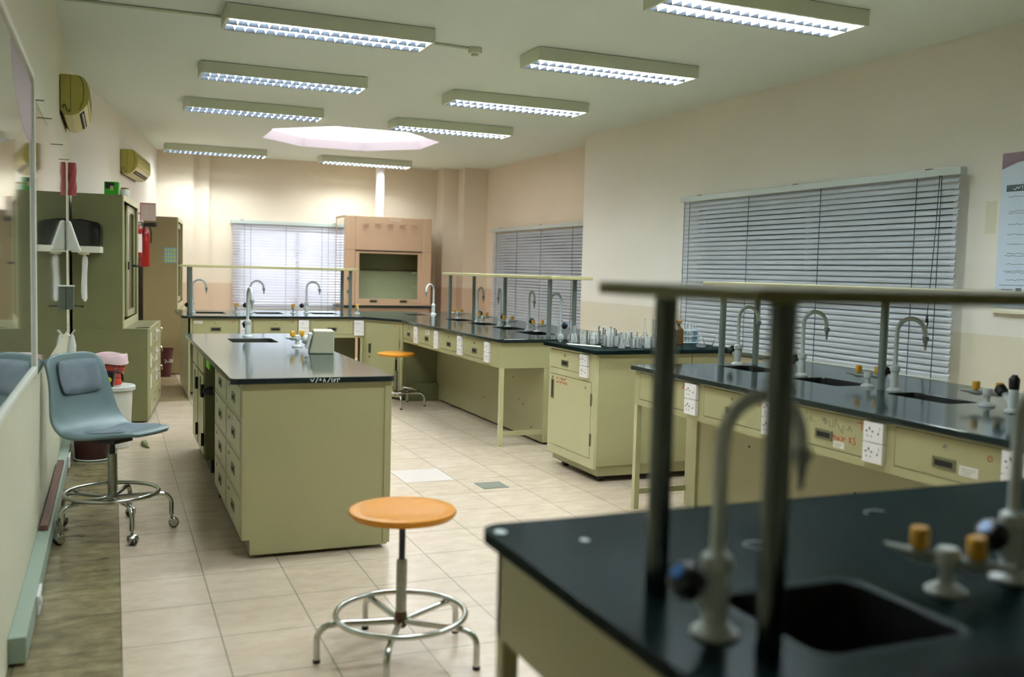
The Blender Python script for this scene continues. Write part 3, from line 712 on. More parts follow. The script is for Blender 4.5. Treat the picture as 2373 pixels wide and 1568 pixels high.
mb = MB(); mb.box(0.64, 0.66, 4.92, 6.28, 0.02, 0.10); mb.build('toe_kick', 'steel_olive_shade', t)
MB().box(1.34, 1.365, 4.93, 8.05, 0.03, ZI-0.031).build('right_side_panel', 'steel_cream', t)
ZR = [(0.12, 0.30), (0.32, 0.50), (0.52, 0.70), (0.72, 0.88)]
cols = [(0.06, 0.66), (0.72, 1.34)]
mb = MB(); mb.holed(FI, 0.021, 1.38, -0.03, 0, 0.10, ZI-0.03, [(a, b_, z0, z1) for a, b_ in cols for z0, z1 in ZR]); mb.build('face_frame', 'steel_cream', t)
for a, b_ in cols:
    for z0, z1 in ZR:
        d = MB().fbox(FI, a+0.004, b_-0.004, -0.028, 0.002, z0+0.004, z1-0.004).build('drawer', 'steel_cream_light', t)
        f2 = Fr(FI.p(0, 0.002, 0), FI.u, FI.n); handle(f2, (a+b_)/2, (z0+z1)/2-0.01, d, 0.13, 0.05); lock(f2, b_-0.12, z1-0.045, d)
taplabel(Fr(FI.p(0, 0.002, 0), FI.u, FI.n), 0.22, 0.34, 0.655, 0.69, t)
t = thing('door_island', 'cream steel cupboard with hinged doors forming the far end of the central island', 'cabinet', (0.98, 7.6, 0))
MB().box(0.62, 1.335, 7.05, 8.06, 0.10, ZI-0.032).build('carcass', 'steel_cream', t)
MB().box(0.605, 1.33, 7.03, 7.049, 0.10, ZI-0.033).build('side_panel', 'steel_olive_shade', t)  # faces the knee space; its shadow is put into the colour
mb = MB(); mb.box(0.65, 1.33, 7.06, 8.04, 0.0, 0.10); mb.build('toe_kick', 'kick_dark', t)
for a, b_ in ((2.18, 2.62), (2.68, 3.12)):
    d = MB().fbox(FI, a, b_, -0.018, 0.004, 0.13, 0.70).build('door', 'steel_cream_light', t)
    f2 = Fr(FI.p(0, 0.004, 0), FI.u, FI.n); handle(f2, a+0.22, 0.60, d, 0.15, 0.05, vert=True)
    d = MB().fbox(FI, a, b_, -0.018, 0.004, 0.72, 0.88).build('drawer', 'steel_cream_light', t)
    for z in (0.2, 0.55): MB().fbox(FI, a-0.025, a-0.002, 0, 0.02, z, z+0.09).build('hinge', 'slot', t)
MB().cyl((0.66, 6.32, 0), (0.66, 6.32, 0.5), 0.018, seg=10).build('drain_pipe', 'black', t)
MB().box(0.63, 0.69, 6.29, 6.35, 0.0, 0.035).build('pipe_foot', 'black', t)
MB().lathe((0.61, 6.55, 0.66), [(0.03, 0), (0.03, 0.02), (0.015, 0.06)], 10, axis=(-1, 0, 0)).build('stop_valve', 'black', t)
tag(MB().box(0.585, 0.599, 6.55, 6.75, 0.80, 0.89).build('sponge', 'lime', bevel=0.006), 'yellow-green sponge stuck under the island worktop edge above the knee space', 'sponge')
place_tap(0.985, 7.74, ZI, -85, 95, 'white swan neck tap standing behind the sink of the central island')
g = place_gas(1.20, 6.75, ZI, 40, 'gas turret with a yellow knob behind the grey instrument on the island')
# instrument on the island
t = thing('bench_instrument', 'small grey box instrument with white front fitting on the island worktop', 'instrument', (1.27, 6.30, ZI), rad(-8))
FB = Fr((0, 0, 0), (1, 0, 0), (0, -1, 0))
MB().prism(Fr((0, 0, 0), (1, 0, 0), (0, 1, 0)), [(-0.075, 0.0), (0.085, 0.0), (0.085, 0.15), (-0.045, 0.15)], -0.11, 0.11).build('casing', 'box_gray', t, bevel=0.008, local=True)
MB().hexa([(-0.10, -0.08, 0.035), (-0.078, -0.08, 0.03), (-0.078, 0.06, 0.03), (-0.10, 0.06, 0.035), (-0.075, -0.08, 0.13), (-0.052, -0.08, 0.13), (-0.052, 0.06, 0.13), (-0.075, 0.06, 0.13)]).build('front_plate', 'box_white', t, bevel=0.005, local=True)
MB().lathe((-0.085, -0.01, 0.085), [(0.03, 0), (0.03, 0.02), (0.022, 0.03)], 16, axis=(-1, 0, 0.2)).build('dial', 'box_white', t, local=True)
MB().box(-0.07, 0.08, -0.105, 0.105, -0.0005, 0.006).build('rubber_foot', 'rubber', t, local=True)

# ================================================================== MOBILE CABINET with glassware
ZC = 0.96
t = thing('mobile_cabinet', 'cream steel mobile cabinet on casters, its black top crowded with glassware', 'cabinet', (3.7, 6.37, 0))
MB().plate([(3.13, 5.93), (4.38, 5.93), (4.38, 6.80), (3.13, 6.80)], [], ZC-0.03, ZC).build('black_top', 'worktop_black', t, bevel=0.004)
FK = Fr((3.17, 6.76, 0), (0, -1, 0), (-1, 0, 0))
MB().box(3.192, 3.965, 5.972, 6.76, 0.12, ZC-0.031).build('carcass', 'steel_cream', t, bevel=0.002)
MB().box(3.971, 4.36, 5.972, 6.76, 0.12, ZC-0.031).build('rear_carcass', 'steel_cream', t, bevel=0.002)
mb = MB(); mb.holed(FK, 0, 0.788, -0.021, 0, 0.10, ZC-0.031, [(0.03, 0.53, 0.765, 0.91), (0.03, 0.72, 0.165, 0.72)]); mb.build('face_frame', 'steel_cream_light', t)
d = MB().fbox(FK, 0.034, 0.526, -0.018, 0.002, 0.769, 0.906).build('drawer', 'steel_cream_light', t); f2 = Fr(FK.p(0, 0.002, 0), FK.u, FK.n)
lock(f2, 0.28, 0.875, d); handle(f2, 0.28, 0.815, d)
ink(d, f2, 0.515, 0.86, 0.02, [[(0, 0), (0.1, 1)]])
d = MB().fbox(FK, 0.034, 0.716, -0.018, 0.002, 0.169, 0.716).build('door', 'steel_cream_light', t); handle(f2, 0.075, 0.60, d, 0.15, 0.045, vert=True); lock(f2, 0.075, 0.69, d)
mb = MB(); mb.strokes(f2, 0.14, 0.675, 0.04, scrib(34, 4, 0.28, 4.4), 0.0035); mb.strokes(f2, 0.14, 0.645, 0.04, scrib(34, 9, 0.3, 4.6), 0.0035); mb.build('red_writing', 'red_ink', d)
ink(d, f2, 0.62, 0.66, 0.02, ARC7)
for z in (0.26, 0.55): MB().fbox(FK, 0.722, 0.732, 0, 0.01, z, z+0.09).build('hinge', 'handle_metal', t)
socket(FK, 0.56, 0.68, 0.745, 0.915, t)
mb = MB(); mb.box(3.21, 4.33, 5.99, 6.74, 0.045, 0.12); mb.build('plinth_skirt', 'steel_cream', t)
MB().box(3.24, 4.31, 6.03, 6.71, 0.03, 0.045).build('underframe', 'black', t)
for x, y in ((3.27, 6.62), (3.27, 6.05), (4.27, 6.05), (4.27, 6.62)):
    MB().cyl((x-0.02, y, 0.03), (x+0.02, y, 0.03), 0.03, seg=16).build('caster', 'rubber', t)

# glassware ---------------------------------------------------------
def glass(name, label, cat, x, y, prof, seg=20, group=None, m='lab_glass', extra=None, z=ZC):
    t = MB().lathe((0, 0, 0), prof, seg, cap=False); b0 = prof[0][0]
    o = t.build(name, m, local=True); o.location = (x, y, z)
    tag(o, label, cat, group); return o
def beaker(r, h): return [(0.001, 0.003), (r*0.96, 0.003), (r, 0.006), (r, h-0.003), (r*1.06, h), (r*0.97, h-0.001), (r*0.94, h-0.004)]
def flask(r, h): return [(0.001, 0.003), (r, 0.004), (r*1.0, 0.012), (r*0.38, h*0.68), (r*0.36, h*0.95), (r*0.44, h), (r*0.33, h*0.99)]
def roundf(r, h): return [(0.001, 0.003), (r*0.5, 0.004), (r*0.92, r*0.5), (r, r), (r*0.9, r*1.45), (r*0.4, r*1.95), (r*0.32, h*0.7), (r*0.32, h*0.97), (r*0.42, h), (r*0.28, h*0.98)]
def cylp(r, h): return [(r*2.0, 0.0), (r*2.0, 0.006), (r, 0.012), (r, h), (r*1.2, h+0.003), (r*0.88, h), (r*0.88, 0.015), (0.001, 0.014)]
GL = [('beaker', 'tall beaker in the middle of the glassware', 3.52, 6.42, beaker(0.048, 0.115)), ('beaker', 'wide frosted-looking beaker left of the glassware middle', 3.43, 6.53, beaker(0.055, 0.10)),
      ('beaker', 'large beaker with bright rim in the back row', 3.60, 6.66, beaker(0.055, 0.125)), ('beaker', 'beaker between the tall and wide beakers', 3.57, 6.54, beaker(0.05, 0.12)),
      ('beaker', 'medium beaker at front of the glassware, right of middle', 3.60, 6.32, beaker(0.045, 0.10))]
k = 0
names = ['clear glass beaker']
for nm, lb, x, y, pf in GL: glass(nm, 'clear '+lb+' on the mobile cabinet', 'beaker', x, y, pf, group='glass beakers on the mobile cabinet')
rnd = random.Random(3); pts = []
tries = 0
while len(pts) < 46 and tries < 9000:
    tries += 1; x = rnd.uniform(3.20, 3.90); y = rnd.uniform(6.03, 6.74)
    if x < 3.40 and y < 6.50 and x < 3.16+(6.55-y)*0.9: continue
    r = rnd.choice([0.020, 0.025, 0.031]); 
    if all((x-a)**2+(y-b_)**2 > (r+c+0.005)**2 for a, b_, c in pts) and all((x-g_[2])**2+(y-g_[3])**2 > (r+0.066)**2 for g_ in GL) and all((x-a)**2+(y-b_)**2 > (r+0.05)**2 for a, b_ in ((3.24, 6.72), (3.27, 6.60), (3.75, 6.30), (3.33, 6.66))): pts.append((x, y, r))
for i, (x, y, r) in enumerate(pts):
    if i % 4 == 3: glass('conical_flask', 'small clear conical flask in the crowd of glassware on the mobile cabinet', 'flask', x, y, flask(r*1.1, 0.095), group='small conical flasks on the mobile cabinet')
    else: glass('beaker', 'small clear beaker in the crowd of glassware on the mobile cabinet', 'beaker', x, y, beaker(r, 0.055+r*0.8), group='small beakers on the mobile cabinet')
glass('volumetric_flask', 'long-necked clear flask at the left back corner of the glassware', 'flask', 3.24, 6.72, roundf(0.036, 0.17))
glass('volumetric_flask', 'long-necked clear flask second from the left of the glassware', 'flask', 3.27, 6.60, roundf(0.038, 0.175))
glass('conical_flask', 'leftmost clear conical flask leaning into the shelf post', 'flask', 3.33, 6.66, flask(0.04, 0.13))
glass('volumetric_flask', 'tall thin-necked volumetric flask rising above the right of the beakers', 'flask', 3.75, 6.30, [(0.001, 0.003), (0.03, 0.004), (0.04, 0.03), (0.034, 0.06), (0.008, 0.095), (0.006, 0.2), (0.008, 0.205), (0.004, 0.2)])
for i, (y, lb) in enumerate(((6.36, 'front'), (6.42, 'rear'))):
    tag(MB().cyl((3.16+0.02*i, y+0.06, ZC+0.005), (3.30+0.03*i, y-0.20, ZC+0.005), 0.004, seg=10).build('glass_rod', 'white_plastic'), 'white pipette lying at the left edge of the glassware, the '+lb+' one', 'pipette')
# right half: bottle, jars, test tube rack
t = thing('glass_jar', 'tall clear glass jar with white label just right of the foreground post', 'jar', (3.98, 6.36, ZC))
MB().lathe((3.98, 6.36, ZC), [(0.04, 0.001), (0.042, 0.01), (0.042, 0.11), (0.03, 0.14), (0.03, 0.165)]).build('jar_body', 'lab_glass', t)
MB().box(3.955, 4.00, 6.316, 6.318, ZC+0.03, ZC+0.08).build('paper_label', 'label_white', t)
t = thing('reagent_bottle', 'amber bottle with brown stopper beside the test tube rack', 'bottle', (4.09, 6.36, ZC))
MB().lathe((4.09, 6.36, ZC), [(0.036, 0.001), (0.040, 0.006), (0.040, 0.12), (0.012, 0.15), (0.012, 0.165)]).build('bottle_body', 'amber', t)
MB().lathe((4.09, 6.36, ZC), [(0.012, 0.165), (0.024, 0.168), (0.026, 0.19), (0.018, 0.2)]).build('stopper', 'cork', t)
t = thing('test_tube_rack', 'pale blue rack holding upright test tubes on the mobile cabinet', 'test tube rack', (4.22, 6.55, ZC))
mb = MB(); x0, x1, y0, y1 = 4.13, 4.375, 6.50, 6.60
for z in (0.002, 0.055, 0.10): mb.box(x0, x1, y0, y1, ZC+z, ZC+z+0.006)
mb.box(x0, x0+0.006, y0, y1, ZC, ZC+0.106); mb.box(x1-0.006, x1, y0, y1, ZC, ZC+0.106); mb.build('rack_frame', 'rack_white', t)
first = None
for i in range(8):
    for j in range(2):
        x, y = x0+0.022+0.0295*i, y0+0.028+0.045*j; lb = 'clear test tube standing in the pale blue rack'
        if first is None:
            first = MB().lathe((0, 0, 0), [(0.001, 0.0), (0.006, 0.003), (0.0085, 0.010), (0.0085, 0.15), (0.0105, 0.152), (0.0075, 0.151)], 12, cap=False).build('test_tube', 'lab_glass', local=True)
            tag(first, lb, 'test tube', 'test tubes in the rack'); first.location = (x, y, ZC+0.009)
        else: c = first.copy(); COL.objects.link(c); c.location = (x, y, ZC+0.009)
glass('conical_flask', 'clear conical flask in front of the test tube rack', 'flask', 4.14, 6.12, flask(0.04, 0.085))
glass('conical_flask', 'rightmost clear conical flask beside the white tap knob', 'flask', 4.31, 6.16, flask(0.035, 0.10))
glass('measuring_cylinder', 'clear measuring cylinder between the jar and the foreground post', 'cylinder', 3.93, 6.46, cylp(0.014, 0.19))

# ================================================================== RIGHT BENCH
right_worktop = worktop('worktop', 'black worktop of the long right bench before the largest blind', [(3.05, 1.9), (4.46, 1.9), (4.46, 5.30), (3.07, 5.30), (3.05, 5.28)],
        [(3.62, 3.87, 4.76, 5.13), (3.62, 3.87, 4.05, 4.44), (3.66, 3.87, 3.34, 3.74), (3.66, 3.87, 2.62, 3.02)], Z)
FRB = Fr((3.08, 5.27, 0), (0, -1, 0), (-1, 0, 0))
t = thing('drawer_bench', 'cream steel right bench of drawers and double sockets with an open knee space', 'bench', (3.75, 3.6, 0))
def Y(y): return 5.27-y
DR = [(Y(5.21), Y(4.69)), (Y(4.50), Y(3.97)), (Y(3.78), Y(3.245)), (Y(3.075), Y(2.545)), (Y(2.36), Y(1.95))]
ds = apron(FRB, 0, 3.35, 0.675, 0.895, DR, t)
for y in (4.67, 3.955, 3.24, 2.53): socket(FRB, Y(y), Y(y-0.117), 0.705, 0.885, t)
ink(ds[0][0], ds[0][1], DR[0][1]-0.035, 0.84, 0.024, ARC8); ink(ds[1][0], ds[1][1], DR[1][1]-0.04, 0.835, 0.024, ARC7)
ink(ds[2][0], ds[2][1], DR[2][1]-0.05, 0.835, 0.032, ARC6); ink(ds[3][0], ds[3][1], DR[3][1]-0.06, 0.825, 0.02, ARC5)
d, f2 = ds[2]
ink(d, f2, DR[2][0]+0.09, 0.815, 0.05, [[(0.2, 0.8), (0.1, 0.4), (0.5, 0.1), (1.1, 0.1), (1.3, 0.5)], [(1.0, 0.8), (1.0, 1.1)], [(1.6, 0.1), (1.7, 0.7), (1.9, 0.2), (2.4, 0.2)], [(3.4, 0.5), (3.7, 0.2), (4.1, 0.6), (4.3, 0.1), (4.7, 0.1), (4.7, 0.8)], [(5.0, 0.1), (5.0, 0.9), (5.5, 0.2), (6.0, -0.3), (6.1, 0.4)], [(6.4, 0.1), (6.8, 0.1), (6.8, 0.5), (7.2, 0.1)], [(6.7, 0.8), (6.9, 0.85)]], 'gray_ink', 0.002, 'pencil_writing')
ink(d, f2, DR[2][1]-0.21, 0.762, 0.03, [[(0, 0.3), (0.3, 0.8), (0.5, 0.2)], [(0.8, 0.1), (0.8, 0.7)], [(1.1, 0.1), (1.3, 0.6), (1.6, 0.3), (1.4, 0.1), (1.2, 0.4)], [(1.9, 0.8), (2.3, 0.4), (1.9, 0.1)], [(2.3, 0.1), (2.5, 0.7), (2.9, 0.4)],
       [(3.6, 0.1), (4.1, 0.9)], [(4.1, 0.1), (3.6, 0.9)], [(4.9, 1.1), (4.6, 0.9), (4.7, 0.6), (5.0, 0.3), (4.9, 0), (4.4, 0.0)]], 'red_ink', 0.004, 'red_writing')
taplabel(f2, DR[2][1]-0.20, DR[2][1]-0.13, 0.728, 0.758, d)
taplabel(ds[3][1], DR[3][1]-0.19, DR[3][1]-0.10, 0.745, 0.785, ds[3][0])
MB().box(3.08, 3.115, 5.235, 5.27, 0, 0.675).build('leg', 'steel_cream_light', t)
MB().box(3.10, 4.40, 5.25, 5.27, 0.675, 0.893).build('end_apron', 'steel_cream', t)
MB().box(3.48, 4.02, 1.95, 5.25, 0.02, 0.674).build('service_void', 'steel_cream', t)
MB().box(3.115, 3.48, 5.24, 5.265, 0.095, 0.13).build('cross_bar', 'steel_cream', t)
MB().box(3.465, 3.4795, 5.13, 5.25, 0.0, 0.674).build('corner_stile', 'steel_cream_light', t)
MB().box(4.38, 4.41, 1.95, 5.25, 0.675, 0.893).build('rear_apron', 'steel_cream', t)
MB().box(4.38, 4.41, 5.235, 5.27, 0, 0.675).build('leg', 'steel_cream', t)
mb = MB()
for y, z in ((3.72, 0.42), (5.19, 0.12), (4.6, 0.5)): mb.fbox(Fr((3.48, 0, 0), (0, 1, 0), (-1, 0, 0)), y-0.006, y+0.006, 0, 0.003, z-0.006, z+0.006)
mb.build('screw_heads', 'black', t)
shelf('reagent_shelf', 'shelf on steel posts over the right bench, hidden behind the foreground shelf', (3.57, 3.98, 1.9, 5.28), [(3.68, 5.2), (3.95, 5.2), (3.76, 3.87), (3.76, 2.2)], 1.468)
place_tap(3.80, 5.19, Z, -75, 95, 'farthest swan neck tap on the right bench, between two shelf posts')
place_tap(3.78, 4.53, Z, -75, 95, 'swan neck tap on the right bench half hidden by the thick foreground post')
place_tap(3.79, 3.81, Z, -75, 95, 'swan neck tap on the right bench before the right half of the blind')
place_gas(3.78, 4.72, Z, -55, 'gas turret on the right bench hidden behind the thick foreground post')
place_gas(3.79, 4.00, Z, -55, 'gas turret on the right bench beside the slim dark shelf post')
place_gas(3.80, 3.24, Z, -55, 'gas turret on the right bench at the right edge of the picture')
t = thing('upright_tap', 'white tap with two black knobs and no spout at the right picture edge', 'tap', (3.74, 3.05, Z))
MB().lathe((3.74, 3.05, Z), [(0.036, 0), (0.036, 0.007), (0.026, 0.016), (0.021, 0.02), (0.021, 0.10), (0.018, 0.105)]).build('valve_body', 'tap_white', t)
MB().lathe((3.74, 3.05, Z), [(0.016, 0.10), (0.022, 0.106), (0.024, 0.15), (0.018, 0.158), (0.01, 0.17)], 8).build('top_knob', 'black', t)
dd = Vector((0, 0.72, 0.69)).normalized(); c = Vector((3.74, 3.05, Z+0.03))
MB().cyl(c, c+dd*0.08, 0.016, 0.012).build('valve_stem', 'tap_white', t); MB().lathe(c, [(0.017, 0.07), (0.026, 0.076), (0.026, 0.105), (0.018, 0.112)], 8, axis=dd).build('side_knob', 'black', t)

# ================================================================== FOREGROUND BENCH
foreground_worktop = worktop('worktop', 'large black worktop with a sink in the lower right foreground', rrect(0.762, 3.0, 0.62, 1.985, 0.05, 6), [(1.00, 1.30, 1.12, 1.40)], Z, rim=True, m='worktop_black', depth=0.2)
w = foreground_worktop
mb = MB()
mb.plate([(0.79+0.014*math.cos(a*PI/5), 1.915+0.018*math.sin(a*PI/5)) for a in range(10)], [], Z+0.0002, Z+0.0008)
mb.plate([(0.94+0.010*math.cos(a*PI/5), 1.80+0.012*math.sin(a*PI/5)) for a in range(10)], [], Z+0.0002, Z+0.0008)
mb.build('white_spots', 'chalk', w)
mb = MB(); mb.tube([(1.28+0.028*math.cos(i*0.45), 1.65+0.028*math.sin(i*0.45), Z+0.0006) for i in range(12)], 0.0012, 5); mb.build('ring_stain', 'chalk', w); mb = MB(); mb.tube([(1.31+0.012*math.cos(i*0.7), 1.63+0.012*math.sin(i*0.7), Z+0.0006) for i in range(8)], 0.0012, 5); mb.build('ring_stain', 'chalk', w); mb = MB()
mb.tube([(1.75+0.03*math.cos(i*0.5), 1.80+0.02*math.sin(i*0.5), Z+0.0006) for i in range(8)], 0.0008, 5); mb.build('ring_stain', 'chalk', w)
t = thing('foreground_bench', 'cream steel bench under the foreground worktop', 'bench', (1.9, 1.3, 0))
MB().box(0.80, 0.82, 0.66, 1.95, 0.68, 0.894).build('end_apron', 'steel_cream', t)
MB().box(0.80, 2.9, 1.93, 1.95, 0.68, 0.893).build('rear_apron', 'steel_cream', t)
MB().box(0.80, 2.9, 0.66, 0.68, 0.68, 0.893).build('front_apron', 'steel_cream', t)
for x, y in ((0.801, 1.911), (0.801, 0.665), (2.86, 1.911), (2.86, 0.665)): MB().box(x, x+0.038, y, y+0.038, 0, 0.68).build('leg', 'steel_cream', t)
MB().box(1.15, 2.9, 1.02, 1.58, 0.02, 0.70).build('service_void', 'steel_cream', t)
shelf('reagent_shelf', 'blurred shelf on two thick steel posts crossing the foreground', (0.80, 3.0, 1.05, 1.51), [(0.915, 1.465), (0.922, 1.15), (2.85, 1.465), (2.85, 1.15)], 1.487, m='shelf_dark', th=0.022, pm='post_steel')
place_tap(0.893, 1.25, Z, 0, 180, 'big blurred swan neck tap with blue-capped knob in the foreground')
place_tap(1.615, 1.30, Z, 0, 180, 'blurred swan neck tap cut by the right edge of the photo')
place_gas(1.43, 1.285, Z, -62, 'large blurred gas turret with two yellow knobs in the foreground')

# ================================================================== STOOLS AND CHAIR
def five_base(t, R, zh, zr, m, casters, a0, pr=0.0125):
    for k in range(5):
        a = rad(a0+72*k); dx, dy = math.cos(a), math.sin(a)
        P = [(0.02*dx, 0.02*dy, zh-0.005)]
        P += [(0.24*dx*R/0.32, 0.24*dy*R/0.32, zh)]
        zt = 0.075 if casters else 0.008
        for j in range(1, 7):
            b_ = rad(15*j); r = (R-0.06)+0.06*math.sin(b_); z = (zh-0.06)+0.06*math.cos(b_); P.append((r*dx, r*dy, z))
        P.append((R*dx, R*dy, zt))
        lg = MB().tube(P, pr, 10).build('leg', m, t, local=True)
        if casters:
            MB().lathe((R*dx, R*dy, 0), [(0.007, 0.075), (0.007, 0.05)], 8).build('caster_stem', 'chrome_worn', lg, local=True)
            side = Vector((-dy, dx, 0)); c = Vector((R*dx, R*dy, 0.028))+Vector((dx, dy, 0))*0.012
            mb = MB()
            for s_ in (-1, 1): mb.lathe(c, [(0.012, s_*0.022), (0.024, s_*0.018), (0.028, s_*0.004), (0.026, s_*0.002)], 16, axis=side)
            mb.build('caster_wheel', 'rubber', lg, local=True)
            MB().lathe(c+Vector((0, 0, 0.004)), [(0.004, -0.025), (0.022, -0.024), (0.026, -0.01), (0.026, 0.010), (0.022, 0.024), (0.004, 0.025)], 16, axis=side).build('caster_hood', 'chrome', lg, local=True)
        else: MB().lathe((R*dx, R*dy, 0), [(pr+0.002, 0.0), (pr+0.002, 0.012), (pr, 0.014)], 12).build('rubber_tip', 'rubber', lg, local=True)
    MB().torus((0, 0, zh+0.012+0.012), 0.25*R/0.32, 0.0115, 48, 10).build('foot_ring', m, t, local=True)
def stool(label, loc, a0, zs):
    t = thing('lab_stool', label, 'stool', loc, 0, 'round wooden lab stools')
    MB().lathe((0, 0, zs), [(0.0001, -0.028), (0.17, -0.028), (0.198, -0.020), (0.207, -0.006), (0.204, 0.004), (0.19, 0.008), (0.16, 0.004), (0.10, -0.004), (0.0001, -0.006)], 48, cap=False).build('seat', 'wood_seat', t, local=True)
    MB().cyl((0, 0, zs-0.07), (0, 0, zs-0.028), 0.014).build('seat_stem', 'chrome_worn', t, local=True)
    MB().cyl((0, 0, 0.37), (0, 0, zs-0.07), 0.0125).build('threaded_spindle', 'black', t, local=True)
    MB().lathe((0, 0, 0), [(0.021, 0.15), (0.021, 0.37), (0.019, 0.385)], 18).build('column', 'chrome_worn', t, local=True)
    MB().lathe((0, 0, 0), [(0.018, 0.115), (0.026, 0.125), (0.024, 0.16), (0.022, 0.18)], 14).build('hub', 'rust', t, local=True)
    five_base(t, 0.32, 0.145, 0.16, 'chrome', False, a0)
    return t
st = stool('round wooden stool with five chrome legs standing in the central foreground', (1.027, 3.48, 0), 29, 0.575)
dup(st, (2.86, 10.05, 0), rad(20), 'round wooden stool half tucked behind the island near the corner cabinet', 'round wooden lab stools')

def lab_chair():
    t = thing('swivel_chair', 'grey-blue plastic swivel chair with padded back and seat on a five-caster base', 'chair', (-0.005, 5.65, 0), rad(-42))
    # profile of the shell: (x, z, half width)
    prof = [(0.290, 0.566, 0.105), (0.274, 0.571, 0.148), (0.232, 0.572, 0.184), (0.15, 0.562, 0.214), (0.05, 0.549, 0.242), (-0.04, 0.545, 0.252), (-0.12, 0.556, 0.256),
            (-0.180, 0.600, 0.254), (-0.212, 0.665, 0.244), (-0.236, 0.74, 0.232), (-0.258, 0.82, 0.219), (-0.278, 0.90, 0.211), (-0.292, 0.955, 0.203), (-0.300, 0.985, 0.190)]
    mb = MB(); bm = mb.bm; G = []; NA = 14
    for i, (x, z, w) in enumerate(prof):
        row = []; q = i/(len(prof)-1)
        for j in range(NA+1):
            s_ = -1+2*j/NA; y = w*s_
            e = abs(s_)**4
            lift = 0.040*e*(1-q) if q < 0.5 else 0.0275*e*max(0, 1-(q-0.5)/0.3)
            if q > 0.8: lift -= 0.085*abs(s_)**5*((q-0.8)/0.2)**2
            fwd = 0.0 if q < 0.45 else 0.045*e*min(1, (q-0.45)/0.3)*(1 if q < 0.8 else 1-0.5*(q-0.8)/0.2)
            fi = (0, 0, 0.1, 0.35, 0.7)[i] if i < 5 else 1; lift *= fi
            roll_ = 0.020*fi if abs(s_) > 0.99 else 0.0
            xx = x+fwd-(roll_ if q > 0.5 else 0); zz = z+lift*0.6-(roll_ if q <= 0.5 else 0)
            if i < 3: xx -= (0.018, 0.012, 0.004)[i]*s_*s_
            row.append(bm.verts.new((xx, y, zz)))
        G.append(row)
    for a, b_ in zip(G[:-1], G[1:]):
        for j in range(NA): f = bm.faces.new((a[j], a[j+1], b_[j+1], b_[j])); f.smooth = True
    sh = mb.build('shell', 'chair_shell', t, local=True, sharp=180)
    so = sh.modifiers.new('solid', 'SOLIDIFY'); so.thickness = 0.024; so.offset = -1
    ss = sh.modifiers.new('sub', 'SUBSURF'); ss.levels = 2; ss.render_levels = 2
    def pad(name, center, ex, ey, nz, hu, hv, th, crv):
        mb = MB(); bm = mb.bm; N = 12; c = Vector(center); ex = Vector(ex).normalized(); ey = Vector(ey).normalized(); nz = Vector(nz).normalized(); T = []; Bt = []
        for i in range(N+1):
            a, b2 = [], []
            for j in range(N+1):
                u, v = -1+2*i/N, -1+2*j/N
                k_ = 1.0-0.10*(u*u*v*v)
                uu, vv = u*k_*hu, v*k_*hv
                e = max(abs(u), abs(v)); h = th*(1-e**5)
                p = c+ex*uu+ey*vv+nz*(crv*v*v)
                a.append(bm.verts.new(p+nz*(h+0.004))); b2.append(bm.verts.new(p-nz*0.006))
            T.append(a); Bt.append(b2)
        for i in range(N):
            for j in range(N):
                f = bm.faces.new((T[i][j], T[i+1][j], T[i+1][j+1], T[i][j+1])); f.smooth = True
                f = bm.faces.new((Bt[i][j], Bt[i][j+1], Bt[i+1][j+1], Bt[i+1][j])); f.smooth = True
        for i in range(N):
            bm.faces.new((T[i][0], Bt[i][0], Bt[i+1][0], T[i+1][0])); bm.faces.new((T[i][N], T[i+1][N], Bt[i+1][N], Bt[i][N]))
            bm.faces.new((T[0][i], T[0][i+1], Bt[0][i+1], Bt[0][i])); bm.faces.new((T[N][i], Bt[N][i], Bt[N][i+1], T[N][i+1]))
        return mb.build(name, 'chair_fabric', t, bevel=0.0, local=True, sharp=80)
    pad('back_pad', (-0.236, 0, 0.855), (-0.24, 0, 0.97), (0, 1, 0), (0.97, 0, 0.24), 0.098, 0.148, 0.022, 0.02)
    pad('seat_pad', (0.065, 0, 0.566), (1, 0, 0.10), (0, 1, 0), (-0.10, 0, 1), 0.155, 0.170, 0.022, 0.014)
    MB().box(-0.08, 0.08, -0.07, 0.07, 0.508, 0.528).build('seat_plate', 'black', t, local=True)
    MB().cyl((0, 0, 0.43), (0, 0, 0.51), 0.016).build('gas_stem', 'black', t, local=True)
    MB().lathe((0, 0, 0), [(0.024, 0.20), (0.024, 0.43), (0.022, 0.44)], 18).build('column', 'chrome_worn', t, local=True)
    MB().lathe((0, 0, 0), [(0.022, 0.165), (0.03, 0.175), (0.028, 0.22)], 16).build('hub', 'chrome_worn', t, local=True)
    five_base(t, 0.31, 0.20, 0.22, 'chrome', True, 42)
    return t
lab_chair()

# ================================================================== LEFT WALL THINGS
FL = Fr((XL, 0, 0), (0, 1, 0), (1, 0, 0))
# framed poster board near the camera
t = thing('framed_board', 'glazed notice board in an aluminium frame at the left picture edge', 'notice board', (XL, 4.2, 0.97))
mb = MB(); mb.holed(FL, 3.3, 5.03, 0.0, 0.03, 0.965, 2.36, [(3.33, 5.0, 0.995, 2.33)]); mb.build('frame', 'white_plastic', t, bevel=0.004)
MB().fbox(FL, 3.33, 5.0, 0.001, 0.018, 0.995, 2.33).build('glazed_sheet', 'board_poster', t)
mb = MB(); P = [(4.98, 2.31), (4.98, 2.05)]+[(4.98-0.06-0.9*math.sin(rad(a)), 2.02+0.29*(1-math.cos(rad(a)))) for a in range(10, 91, 10)]
mb.prism(FL, P, 0.018, 0.0185); mb.build('purple_swoosh', 'poster_purple', t)
